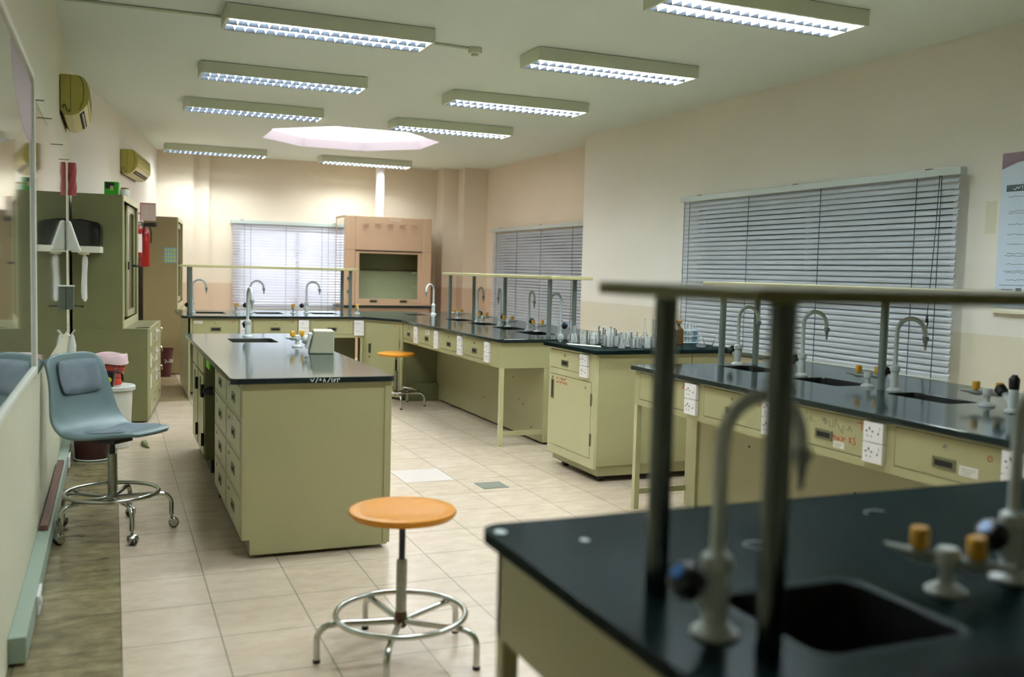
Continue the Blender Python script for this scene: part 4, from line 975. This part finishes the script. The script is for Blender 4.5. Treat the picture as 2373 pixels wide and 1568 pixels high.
# clear acrylic board
t = thing('acrylic_board', 'frameless glossy acrylic board on the left wall, mirroring the dispensers', 'board', (XL, 7.0, 0.92))
MB().fbox(FL, 5.2, 8.62, 0.004, 0.012, 0.92, 2.285).build('panel', 'board_gloss', t)
MB().fbox(FL, 8.621, 8.625, 0.002, 0.013, 0.92, 2.285).build('end_strip', 'knob_teal', t)
MB().fbox(FL, 5.185, 5.20, 0.002, 0.02, 0.92, 2.30).build('side_strip', 'white_plastic', t)
for y in (5.35, 6.0, 7.3, 8.35): MB().fbox(FL, y-0.003, y+0.003, 0.002, 0.05, 2.286, 2.291).build('clip', 'steel_gray', t)
# surface trunking along the floor
t = thing('cable_trunking', 'grey metal cable trunking along the foot of the left wall', 'trunking', (XL, 6.2, 0))
MB().fbox(FL, 3.84, 8.70, 0.001, 0.062, 0.012, 0.11).build('channel', 'trunk_gray', t, bevel=0.003)
for y in (4.42, 7.5): MB().fbox(FL, y-0.09, y+0.09, 0.062, 0.075, 0.02, 0.10).build('socket', 'socket_white', t, bevel=0.003)
mb = MB()
for y in (4.36, 4.48, 7.44, 7.56): mb.fbox(FL, y-0.012, y+0.012, 0.075, 0.0765, 0.055, 0.072)
mb.build('socket_holes', 'socket_hole', t)
tag(MB().fbox(FL, 5.35, 7.1, 0.012, 0.05, 0.111, 0.14).build('wooden_batten', 'wood_brown', bevel=0.003), 'dark brown wooden batten lying on top of the cable trunking', 'batten')
# air conditioners
def ac(label, fr, u0, L, z0):
    t = thing('air_conditioner', label, 'air conditioner', fr.p(u0+L/2, 0, z0), 0, 'yellowed wall air conditioners')
    F = Fr(fr.p(0, 0, 0), fr.n, fr.u)           # outline in (n, z), extruded along u
    body = [(0.005, 0.035), (0.005, 0.30), (0.13, 0.30), (0.165, 0.285), (0.188, 0.25), (0.196, 0.20), (0.196, 0.13), (0.188, 0.09), (0.165, 0.055), (0.13, 0.02), (0.08, 0.0), (0.03, 0.0)]
    MB().prism(F, [(a, z0+b_) for a, b_ in body], u0, u0+L, smooth=True).build('casing', 'ac_yellow', t)
    mb = MB(); mb.tube([fr.p(u0-0.001, n_, z0+z_) for n_, z_ in ((0.135, 0.295), (0.158, 0.25), (0.166, 0.19), (0.160, 0.11), (0.135, 0.045))], 0.0022, 6); mb.tube([fr.p(u0-0.001, 0.075, z0+0.298), fr.p(u0-0.001, 0.075, z0+0.02)], 0.0016, 6); mb.build('casing_seam', 'black', t)
    fp = [(0.135, 0.298), (0.168, 0.284), (0.191, 0.25), (0.200, 0.20), (0.200, 0.13), (0.193, 0.09)]
    fp2 = fp+[(a-0.006, b_-0.001) for a, b_ in fp[::-1]]
    MB().prism(F, [(a, z0+b_) for a, b_ in fp2], u0+0.012, u0+L-0.012).build('front_grille', 'ac_filter' if 0 else 'ac_yellow', t)
    mb = MB()
    for k in range(14): mb.fbox(fr, u0+0.05+(L-0.1)*k/14, u0+0.05+(L-0.1)*(k+0.5)/14, 0.199, 0.2015, z0+0.14, z0+0.245)
    mb.build('intake_mesh', 'ac_filter', t)
    lowp = [(0.1875, 0.088), (0.166, 0.053), (0.131, 0.018), (0.081, -0.002), (0.031, -0.002), (0.031, 0.001), (0.08, 0.001), (0.13, 0.021), (0.164, 0.056), (0.186, 0.09)]
    MB().prism(F, [(a, z0+b_) for a, b_ in lowp], u0+0.002, u0+L-0.002).build('lower_panel', 'ac_cream', t)
    lo = [(0.165, 0.0525), (0.188, 0.0875), (0.186, 0.0895), (0.162, 0.0545)]
    mb = MB()
    mb.hexa([fr.p(u0+0.08, 0.133, z0+0.0205), fr.p(u0+L-0.08, 0.133, z0+0.0205), fr.p(u0+L-0.08, 0.163, z0+0.052), fr.p(u0+0.08, 0.163, z0+0.052),
             fr.p(u0+0.08, 0.136, z0+0.0175), fr.p(u0+L-0.08, 0.136, z0+0.0175), fr.p(u0+L-0.08, 0.166, z0+0.049), fr.p(u0+0.08, 0.166, z0+0.049)])
    mb.build('outlet_slot', 'slot', t)
    mb = MB(); mb.fbox(fr, u0+0.10, u0+L-0.10, 0.05, 0.075, z0-0.003, z0); mb.hexa([fr.p(u0+0.1, 0.146, z0+0.030), fr.p(u0+L-0.1, 0.146, z0+0.030), fr.p(u0+L-0.1, 0.150, z0+0.034), fr.p(u0+0.1, 0.150, z0+0.034),
             fr.p(u0+0.1, 0.158, z0+0.026), fr.p(u0+L-0.1, 0.158, z0+0.026), fr.p(u0+L-0.1, 0.161, z0+0.030), fr.p(u0+0.1, 0.161, z0+0.030)]); mb.build('louvre_vane', 'ac_cream', t)
    MB().tube([fr.p(u0-0.003, 0.02+0.05*i/6, z0+0.05+0.03*math.sin(i)) for i in range(7)], 0.003, 6).build('wire', 'black', t)
    MB().fbox(fr, u0-0.01, u0+L+0.01, 0.0, 0.005, z0+0.0, z0+0.29).build('shadow_plate', 'black', t)  # black plate standing past the casing, drawn as its shadow line on the wall
    return t
ac('yellowed air conditioner on the left wall, the nearer fully visible one, seen end-on', FL, 8.0, 1.06, 2.59)
ac('yellowed air conditioner above the glass cabinets near the back, front louvres visible', FA, 2.82, 1.2, 2.58)
ac('yellowed air conditioner cut off by the top left corner of the photo', FL, 4.15, 0.42, 2.60)

# cabinets along the angled wall -----------------------------------
al = rad(6.3); cu_ = Vector((math.sin(al), math.cos(al), 0)); cn_ = Vector((math.cos(al), -math.sin(al), 0))
def tall_cabinet(label, o, L, keys, dlow, dup_, stampf=False):
    fr = Fr(o, cu_, cn_)
    t = thing('storage_cabinet', label, 'cabinet', fr.p(L/2, -dlow/2, 0), 0, 'tall olive storage cabinets with glass sliding doors')
    m = 'steel_olive_shade' if not stampf else 'steel_tan'
    # lower carcass with drawers
    MB().fbox(fr, 0, L, -dlow, -0.02, 0.012, 0.88).build('lower_carcass', m, t, bevel=0.002)
    MB().fbox(fr, 0.02, L-0.02, -dlow+0.03, -0.05, 0, 0.012).build('plinth', 'kick_dark', t)
    z4 = [(0.08, 0.26), (0.28, 0.46), (0.48, 0.66), (0.68, 0.86)]
    W2 = (L-0.06)/2; colz = [(0.02, 0.02+W2), (0.04+W2, L-0.02)]
    mb = MB(); mb.holed(fr, 0, L, -0.02, 0, 0.06, 0.88, [(a, b_, p, q) for a, b_ in colz for p, q in z4]); mb.build('face_frame', 'steel_cream', t)
    f2 = Fr(fr.p(0, 0.003, 0), fr.u, fr.n); rr = random.Random(5)
    for a, b_ in colz:
        for p, q in z4:
            d = MB().fbox(fr, a+0.004, b_-0.004, -0.018, 0.003, p+0.004, q-0.004).build('drawer', 'steel_cream', t)
            MB().tube([f2.p((a+b_)/2-0.05, 0, (p+q)/2), f2.p((a+b_)/2-0.045, 0.014, (p+q)/2), f2.p((a+b_)/2+0.045, 0.014, (p+q)/2), f2.p((a+b_)/2+0.05, 0, (p+q)/2)], 0.005, 8).build('handle', 'chrome', d)
            lock(f2, b_-0.09, q-0.05, d)
            if keys and p > 0.25:
                for w_ in (a+0.12, b_-0.09):
                    MB().tube([f2.p(w_, 0.004, q-0.05), f2.p(w_, 0.018, q-0.055), f2.p(w_+0.01, 0.02, q-0.10)], 0.005, 6).build('key', 'chrome', d)
                MB().fbox(f2, a+0.03, a+0.16, 0, 0.001, p+0.03, q-0.02).build('paper_label', 'label_white', d)
    # upper carcass
    n1 = dup_; s_ = 0.02
    mb = MB(); mb.fbox(fr, 0, L, -dlow, -n1, 0.88, 0.90); mb.fbox(fr, 0, L, -dlow, -n1, 2.09, 2.11)
    mb.fbox(fr, 0, s_, -dlow, -n1, 0.90, 2.09); mb.fbox(fr, L-s_, L, -dlow, -n1, 0.90, 2.09); mb.fbox(fr, s_, L-s_, -dlow, -dlow+s_, 0.90, 2.09); mb.fbox(fr, L/2-0.01, L/2+0.01, -dlow+s_, -n1-0.07, 0.90, 2.09)
    for z in (1.3, 1.7): mb.fbox(fr, s_, L-s_, -dlow+s_, -n1-0.07, z, z+0.015)
    mb.build('upper_carcass', m, t)
    mb = MB(); mb.holed(fr, 0, L, -n1, -n1+0.012, 0.88, 2.11, [(0.025, L-0.025, 0.95, 2.06)]); mb.build('upper_frame', 'steel_cream_light', t)
    for k, (a, b_) in enumerate(((0.05, L/2+0.03), (L/2-0.03, L-0.025))):
        nn = -n1-0.020-0.025*(1-k)
        mb = MB(); mb.holed(fr, a, b_, nn-0.018, nn, 0.955, 2.055, [(a+0.055, b_-0.055, 1.02, 1.99)]); d = mb.build('sliding_door', 'steel_cream', t)
        MB().fbox(fr, a+0.055, b_-0.055, nn-0.011, nn-0.006, 1.02, 1.99).build('door_glass', 'door_glass', d)
        MB().fbox(fr, b_-0.045 if k == 0 else a+0.015, b_-0.02 if k == 0 else a+0.04, nn, nn+0.012, 1.42, 1.5).build('door_pull', 'black', d)
    return t, fr
t, FC1 = tall_cabinet('nearer tall olive cabinet with glass sliding doors, key-filled drawers below', (0.32, 9.47, 0), 1.42, True, 0.66, 0.235)
MB().tube([FC1.p(0.80, -0.22, 1.46), FC1.p(0.80, -0.17, 1.46)], 0.012, 8).build('key_lock', 'black', t)
t, FC2 = tall_cabinet('farther tall tan cabinet with glass sliding doors, stamp sheet on its side', (0.875, 13.52, 0), 1.35, False, 0.50, 0.075, True)
# stamp sheet on the side of the farther cabinet
FS = Fr(FC2.p(0, 0, 0), -cn_, -cu_)
s = thing('sticker_sheet', 'pale blue sheet of small stickers on the side of the farther cabinet', 'sticker sheet', FS.p(0.16, 0, 1.6))
MB().fbox(FS, 0.085, 0.24, 0.0005, 0.002, 1.50, 1.70).build('sheet', 'stamp_blue', s)
mb = MB()
for i in range(4):
    for j in range(4): MB().fbox(FS, 0.098+0.037*i, 0.118+0.037*i, 0.002, 0.0026, 1.515+0.047*j, 1.54+0.047*j).build('sticker', 'yellow', s)
# things on top of the nearer cabinet
o = FC1.p(0.10, -0.32, 2.11)
t = thing('green_box', 'bright green printed box on top of the nearer cabinet', 'box', o)
MB().fbox(FC1, 0.06, 0.18, -0.395, -0.275, 2.111, 2.228).build('carton', 'green', t)
FG_ = Fr(FC1.p(0.06, 0, 0), cn_, -cu_)
MB().fbox(FG_, -0.385, -0.31, 0.0005, 0.0015, 2.165, 2.222).build('dark_print', 'mug_navy', t)
MB().fbox(FG_, -0.345, -0.315, 0.0016, 0.0022, 2.15, 2.19).build('tan_print', 'hood_beige', t)
o = FC1.p(0.72, -0.285, 2.111)
t = thing('glass_jar', 'clear jar on the top front edge of the nearer cabinet', 'jar', o)
MB().lathe(o, [(0.045, 0), (0.05, 0.01), (0.05, 0.08), (0.035, 0.10)]).build('jar_body', 'jar_glass', t)
MB().lathe(o, [(0.037, 0.10), (0.037, 0.112), (0.03, 0.114)]).build('lid', 'cork', t)
o = Vector((XL+0.042, 9.16, 2.06))
mb = MB(); P = []
for i in range(9): P.append([(o.x+0.034*math.cos(2*PI*j/10+i*0.3)*(1+0.08*math.sin(j*3)), o.y+0.034*math.sin(2*PI*j/10+i*0.3), o.z+0.28*i/8) for j in range(10)])
mb.rings(P); tag(mb.build('rolled_plastic', 'plastic_wrap_red'), 'dark red plastic roll hanging on the left wall by the nearer cabinet top', 'roll')
# things on the lower ledge of nearer cabinet
o = FC1.p(0.09, -0.13, 0.881); mb = MB(); mb.tube([o, o+Vector((0.06, 0.03, 0.004)), o+Vector((0.12, 0.0, 0.004))], 0.004, 6)
tag(mb.build('key_ring', 'mug_navy'), 'bunch of keys lying on the ledge of the nearer cabinet', 'keys')
# towel dispenser on the side of the nearer cabinet
FD = Fr(FC1.p(0, 0, 0), cn_, -cu_)   # u toward the room, n toward the camera
t = thing('towel_dispenser', 'black and white paper towel dispenser on the side of the nearer cabinet', 'dispenser', FD.p(-0.52, 0.1, 1.57))
u0, u1 = -0.655, -0.40
mb = MB(); pf = [(u0+0.01, 1.63), (u1, 1.63), (u1+0.002, 1.82), (u1-0.03, 1.845), (u0+0.10, 1.868), (u0-0.005, 1.868), (u0-0.012, 1.85)]
mb.prism(FD, pf, 0.001, 0.17, smooth=False); mb.build('black_cover', 'black_gloss', t, bevel=0.012)
MB().fbox(FD, u0+0.01, u1+0.002, 0.001, 0.172, 1.572, 1.629).build('white_tray', 'white_plastic', t, bevel=0.006)
MB().lathe(FD.p(-0.545, 0.09, 1.572), [(0.045, 0), (0.042, -0.018), (0.025, -0.022)], 16).build('outlet_ring', 'ivory', t)
mb = MB(); R = []
for i, (w, z) in enumerate(((0.008, 1.55), (0.02, 1.53), (0.026, 1.48), (0.026, 1.40), (0.028, 1.30), (0.026, 1.22), (0.022, 1.16), (0.006, 1.13))):
    R.append([FD.p(-0.545+0.006*math.sin(i)+w*math.cos(2*PI*j/8)*(1+0.15*math.cos(3*j+i)), 0.09+0.4*w*math.sin(2*PI*j/8), z) for j in range(8)])
mb.rings(R); tag(mb.build('paper_towel', 'tissue'), 'white crumpled paper towel hanging from the black dispenser', 'paper towel')
# white soap dispenser on the board end
t = thing('soap_dispenser', 'white tapered soap dispenser mirrored in the acrylic board edge', 'dispenser', (XL, 8.55, 1.57))
F = Fr((XL+0.012, 8.50, 0), (0, 1, 0), (1, 0, 0))
mb = MB(); mb.hexa([F.p(0, 0, 1.575), F.p(0.12, 0, 1.575), F.p(0.12, 0.115, 1.575), F.p(0, 0.115, 1.575), F.p(0.01, 0, 1.82), F.p(0.11, 0, 1.82), F.p(0.11, 0.035, 1.82), F.p(0.01, 0.035, 1.82)])
mb.build('casing', 'white_plastic', t, bevel=0.014)
MB().fbox(F, 0.045, 0.075, 0.09, 0.10, 1.555, 1.576).build('nozzle', 'white_plastic', t)
t = thing('elbow_dispenser', 'grey metal dispenser with side lever below the white soap dispenser', 'dispenser', (XL, 8.6, 1.1))
MB().fbox(F, 0.02, 0.10, 0, 0.058, 1.10, 1.285).build('casing', 'steel_gray', t, bevel=0.004)
MB().fbox(F, 0.01, 0.11, 0, 0.064, 1.285, 1.297).build('lid', 'white_plastic', t)
MB().tube([F.p(0.06, 0.05, 1.13), F.p(0.06, 0.10, 1.125), F.p(0.06, 0.13, 1.122)], [0.006, 0.006, 0.011], 8).build('lever', 'post_steel', t)
# hook rack with hanging bag
t = thing('coat_hook', 'small pale hook rack at the end of the acrylic board', 'hook', (XL, 8.62, 0.9))
mb = MB()
for s_ in (-1, 0, 1): mb.tube([(XL+0.013, 8.58+0.03*s_, 0.90), (XL+0.04, 8.58+0.03*s_, 0.885), (XL+0.075, 8.58+0.04*s_, 0.93)], 0.005, 6)
mb.build('hooks', 'white_plastic', t)
mb = MB(); R = []
for i, (dx, w, z) in enumerate(((0.055, 0.008, 0.895), (0.05, 0.02, 0.87), (0.05, 0.032, 0.80), (0.045, 0.036, 0.70), (0.042, 0.034, 0.60), (0.040, 0.026, 0.52))):
    R.append([(XL+dx+w*math.cos(2*PI*j/10)*(1+0.1*math.sin(2*j+i)), 8.58+w*math.sin(2*PI*j/10), z) for j in range(10)])
mb.rings(R); tag(mb.build('hanging_bag', 'cloth_white'), 'white cloth bag hanging from the small hooks on the left wall', 'bag')

# fire extinguishers and sign
def extinguisher(label, o, h, r, lab, face):
    o = Vector(o); t = thing('fire_extinguisher', label, 'fire extinguisher', o)
    MB().lathe(o, [(r*0.9, 0), (r, 0.01), (r, h*0.74), (r*0.85, h*0.82), (r*0.4, h*0.88), (r*0.3, h*0.92)], 24).build('cylinder', 'red', t)
    MB().lathe(o, [(r*0.32, h*0.91), (r*0.34, h*0.97), (r*0.2, h*0.985)], 12).build('valve', 'black', t)
    MB().tube([o+Vector((0, 0, h*0.96)), o+Vector((-0.03, -0.05, h*1.0)), o+Vector((-0.05, -0.10, h*1.03))], 0.007, 8).build('lever', 'red', t)
    MB().tube([o+Vector((0, 0, h*0.93)), o+Vector((-0.04, -0.06, h*0.96)), o+Vector((-0.05, -0.09, h*0.95))], 0.007, 8).build('carry_handle', 'black', t)
    MB().tube([o+Vector((r*0.2, 0, h*0.94)), o+Vector((r*1.0, 0, h*0.93)), o+Vector((r*1.25, 0, h*0.8)), o+Vector((r*1.2, 0, h*0.55))], 0.008, 8).build('hose', 'black', t)
    if face:
        MB().cyl(o+Vector((0.0, -0.02, h*0.965)), o+Vector((0.13, -0.10, h*0.965)), 0.02, 0.032, 14).build('discharge_horn', 'black', t)
    if lab:
        mb = MB(); R = []
        for z in (0.13*h, 0.62*h): R.append([o+Vector((1.012*r*math.cos(rad(a)), 1.012*r*math.sin(rad(a)), z)) for a in range(-150, 1, 10)])
        V = [[mb.bm.verts.new(p) for p in r_] for r_ in R]
        for j in range(len(R[0])-1): mb.bm.faces.new((V[0][j], V[0][j+1], V[1][j+1], V[1][j])).smooth = True
        l = mb.build('label_sheet', 'label_white', t)
        mb = MB(); FE = Fr(o+Vector((0, -1.03*r, 0)), (1, 0, 0), (0, -1, 0))
        for k in range(8):
            mb.fbox(FE, -r*0.45, r*(0.4-0.12*(k % 3)), 0, 0.001, h*(0.2+0.045*k), h*(0.208+0.045*k))
        mb.build('label_print', 'red_ink', l)
    MB().box(o.x-0.5*abs(o.x-0.1) if 0 else o.x-r-0.06, o.x-r+0.01, o.y-0.02, o.y+0.02, o.z+h*0.5, o.z+h*0.54).build('bracket', 'black', t)
    return t
extinguisher('shorter red fire extinguisher with a white instruction label', (0.27, 12.75, 1.56), 0.46, 0.072, True, False)
extinguisher('taller slim red fire extinguisher with black horn behind the labelled one', (0.385, 13.15, 1.44), 0.56, 0.062, False, True)
t = thing('wall_sign', 'small red-edged sign on the wall above the fire extinguishers', 'sign', (0.42, 13.4, 2.05))
MB().box(0.335, 0.345, 13.40, 13.41, 2.04, 2.27).build('side_edge', 'sign_red', t); MB().box(0.345, 0.53, 13.40, 13.41, 2.04, 2.258).build('sign_sheet', 'sign_pink', t); MB().box(0.345, 0.53, 13.398, 13.412, 2.258, 2.27).build('top_edge', 'sign_red', t)
MB().box(0.20, 0.335, 13.402, 13.408, 2.12, 2.14).build('mounting_arm', 'steel_gray', t)

# bins and buckets -------------------------------------------------
bx, by = 0.0, 8.30
t = thing('white_bucket', 'white lidded bucket standing on the floor behind the swivel chair', 'bucket', (bx, by, 0))
MB().lathe((bx, by, 0), [(0.0001, 0.001), (0.125, 0.001), (0.13, 0.01), (0.150, 0.47), (0.152, 0.48)], 32, cap=False).build('pail', 'white_plastic', t)
MB().lathe((bx, by, 0), [(0.168, 0.465), (0.172, 0.47), (0.172, 0.495), (0.165, 0.503), (0.0001, 0.505)], 36, cap=False).build('lid', 'box_white', t)
# basket with liner standing on the lid
cx_, cy_, cz_ = -0.03, 8.35, 0.505
t = thing('waste_basket', 'orange-red slatted basket with pink bag liner standing on the white bucket', 'basket', (cx_, cy_, cz_))
mb = MB(); r0, r1, hh = 0.10, 0.135, 0.22
mb.lathe((cx_, cy_, cz_), [(0.0001, 0.002), (r0, 0.002), (r0+0.004, 0.05), (r0+0.001, 0.05), (r0-0.002, 0.006), (0.0001, 0.006)], 32, cap=False)
for i in range(44):
    a = 2*PI*i/44; mb.tube([(cx_+(r0+0.003)*math.cos(a), cy_+(r0+0.003)*math.sin(a), cz_+0.05), (cx_+r1*math.cos(a), cy_+r1*math.sin(a), cz_+hh)], 0.0035, 4)
for k in range(1, 10): 
    z = 0.05+(hh-0.05)*k/9; rr_ = r0+(r1-r0)*(z/hh); mb.torus((cx_, cy_, cz_+z), rr_, 0.003, 32, 4)
mb.build('slatted_body', 'basket_red', t)
mb = MB(); R = []
for i, (r, z) in enumerate(((0.09, 0.012), (0.122, 0.19), (0.128, 0.235), (0.140, 0.245), (0.146, 0.235), (0.148, 0.20), (0.152, 0.175), (0.150, 0.17))):
    R.append([(cx_+r*(1+0.015*math.sin(5*j*2*PI/30+i))*math.cos(2*PI*j/30), cy_+r*math.sin(2*PI*j/30), cz_+z+0.008*math.sin(3*j*2*PI/30+i)) for j in range(30)])
mb.rings(R, cap=False); mb.build('bag_liner', 'bag_pink', t)
t = thing('black_mug', 'black mug-shaped jug with handle in front of the basket on the bucket lid', 'jug', (-0.03, 8.165, 0.505))
MB().lathe((-0.03, 8.165, 0.506), [(0.036, 0), (0.038, 0.005), (0.052, 0.12), (0.05, 0.121), (0.034, 0.008)], 24).build('body', 'mug_navy', t)
MB().tube([(0.018, 8.165, 0.618), (0.06, 8.16, 0.622), (0.07, 8.16, 0.60), (0.073, 8.16, 0.55)], 0.009, 8).build('handle', 'black', t)
MB().lathe((-0.03, 8.165-0.047, 0.565), [(0.022, 0), (0.022, 0.002)], 16, axis=(0, -1, 0.1)).build('yellow_sticker', 'yellow', t)
t = thing('round_bin', 'dark brown round tub on the floor beside the left wall behind the chair', 'tub', (-0.140, 7.82, 0))
MB().lathe((-0.140, 7.82, 0), [(0.0001, 0.002), (0.12, 0.002), (0.125, 0.02), (0.148, 0.30), (0.152, 0.30), (0.144, 0.29), (0.118, 0.03), (0.0001, 0.02)], 32, cap=False).build('tub', 'bin_dark', t)
MB().torus((-0.140, 7.82, 0.008), 0.128, 0.006, 32, 6).build('base_ring', 'cord_light', t)
t = thing('waste_bin', 'dark red waste bin with white scribble beside the farther cabinet', 'bin', (0.66, 13.38, 0))
MB().lathe((0.64, 13.30, 0), [(0.0001, 0.002), (0.07, 0.002), (0.112, 0.36), (0.12, 0.365), (0.12, 0.375), (0.108, 0.37), (0.068, 0.01), (0.0001, 0.008)], 28, cap=False).build('bin_body', 'bin_maroon', t)
mb = MB(); FW = Fr((0.63, 13.30-0.108, 0.0), (1, 0, 0), (0, -1, 0)); mb.strokes(FW, 0.0, 0.19, 0.05, [[(0, 0), (0.4, 0.5), (0, 0.9)], [(0.6, 0.2), (0.9, 0.3)], [(1.2, 0.2), (1.2, 0.9), (1.6, 0.9), (1.6, 0.2), (1.2, 0.2)], [(1.8, 0.2), (2.0, 0.9)]], 0.008, 0.003); mb.build('white_writing', 'label_white', t)
# dry leaf litter
mb = MB(); mb.tube([(0.245, 8.33, 0.012), (0.235, 8.28, 0.02), (0.25, 8.20, 0.012), (0.27, 8.14, 0.006)], [0.02, 0.028, 0.016, 0.004], 6); tag(mb.build('dried_leaf', 'leaf'), 'curled dry leaf lying on the tiles behind the swivel chair', 'leaf')
# floor drain
t = thing('floor_drain', 'small grey-green floor plate set in the tiles right of the island', 'floor drain', (2.45, 6.12, 0))
MB().box(2.355, 2.545, 6.03, 6.22, 0.0003, 0.003).build('cover', 'drain', t)
tag(MB().box(1.893, 2.26, 6.365, 6.77, 0.0002, 0.0012).build('pale_tile', mat('tile_white', rgb(218, 206, 200), 0.2)), 'single paler replacement tile on the floor right of the island', 'tile')

# poster on the right wall -----------------------------------------
FP = Fr((XR, 4.845, 0), (0, -1, 0), (-1, 0, 0))
t = thing('wall_poster', 'pale blue safety poster with purple corner at the right picture edge', 'poster', (XR, 4.4, 1.35))
MB().fbox(FP, 0, 0.8, 0.002, 0.006, 1.34, 2.40).build('sheet', 'poster_blue', t)
f2 = Fr(FP.p(0, 0.006, 0), FP.u, FP.n)
mb = MB(); mb.prism(f2, [(0.0, 2.40), (0.8, 2.40), (0.8, 2.37), (0.5, 2.365), (0.3, 2.355), (0.12, 2.33), (0.0, 2.29)], 0, 0.001); mb.build('purple_band', 'poster_purple', t)
MB().fbox(f2, 0.045, 0.8, 0, 0.001, 2.135, 2.18).build('title_bar', 'poster_ink', t)
mb = MB(); mb.strokes(Fr(f2.p(0, 0.001, 0), f2.u, f2.n), 0.10, 2.145, 0.03, [[(0, 0.3), (0.5, 0), (1, 0.6), (1.4, 0.2), (1.9, 0.8)], [(2.4, 0), (2.4, 0.9)]], 0.004, 0.0005); mb.build('title_writing', 'poster_white', t)
mb = MB(); rr = random.Random(8)
for z in (2.10, 2.0, 1.985, 1.91, 1.84, 1.775, 1.71, 1.695, 1.64, 1.59, 1.58, 1.53):
    mb.strokes(f2, 0.06+rr.uniform(0, 0.02), z, 0.04, [[(i*0.3, 0.12*rr.uniform(-1, 1)) for i in range(rr.randint(38, 55))]], 0.0025, 0.0006)
mb.build('text_lines', 'poster_ink', t)
mb = MB(); mb.fbox(f2, 0.03, 0.8, 0, 0.0008, 1.492, 1.495)
for z in (1.46, 1.44, 1.42, 1.40): mb.fbox(f2, 0.05, 0.14, 0, 0.0008, z, z+0.006)
mb.fbox(f2, 0.165, 0.21, 0, 0.0008, 1.44, 1.475); mb.build('footer_print', 'poster_ink', t)
tag(MB().fbox(FP, -0.01, 0.8, 0.0, 0.03, 1.30, 1.318).build('wall_ledge', 'ivory'), 'thin cream ledge on the right wall under the pale blue poster', 'ledge')
MB_ = MB().fbox(FP, -0.12, -0.03, 0.0005, 0.001, 1.85, 2.08).build('tape_mark', 'wall_plain')
tag(MB_, 'faint yellowish tape patch on the wall left of the poster', 'tape')
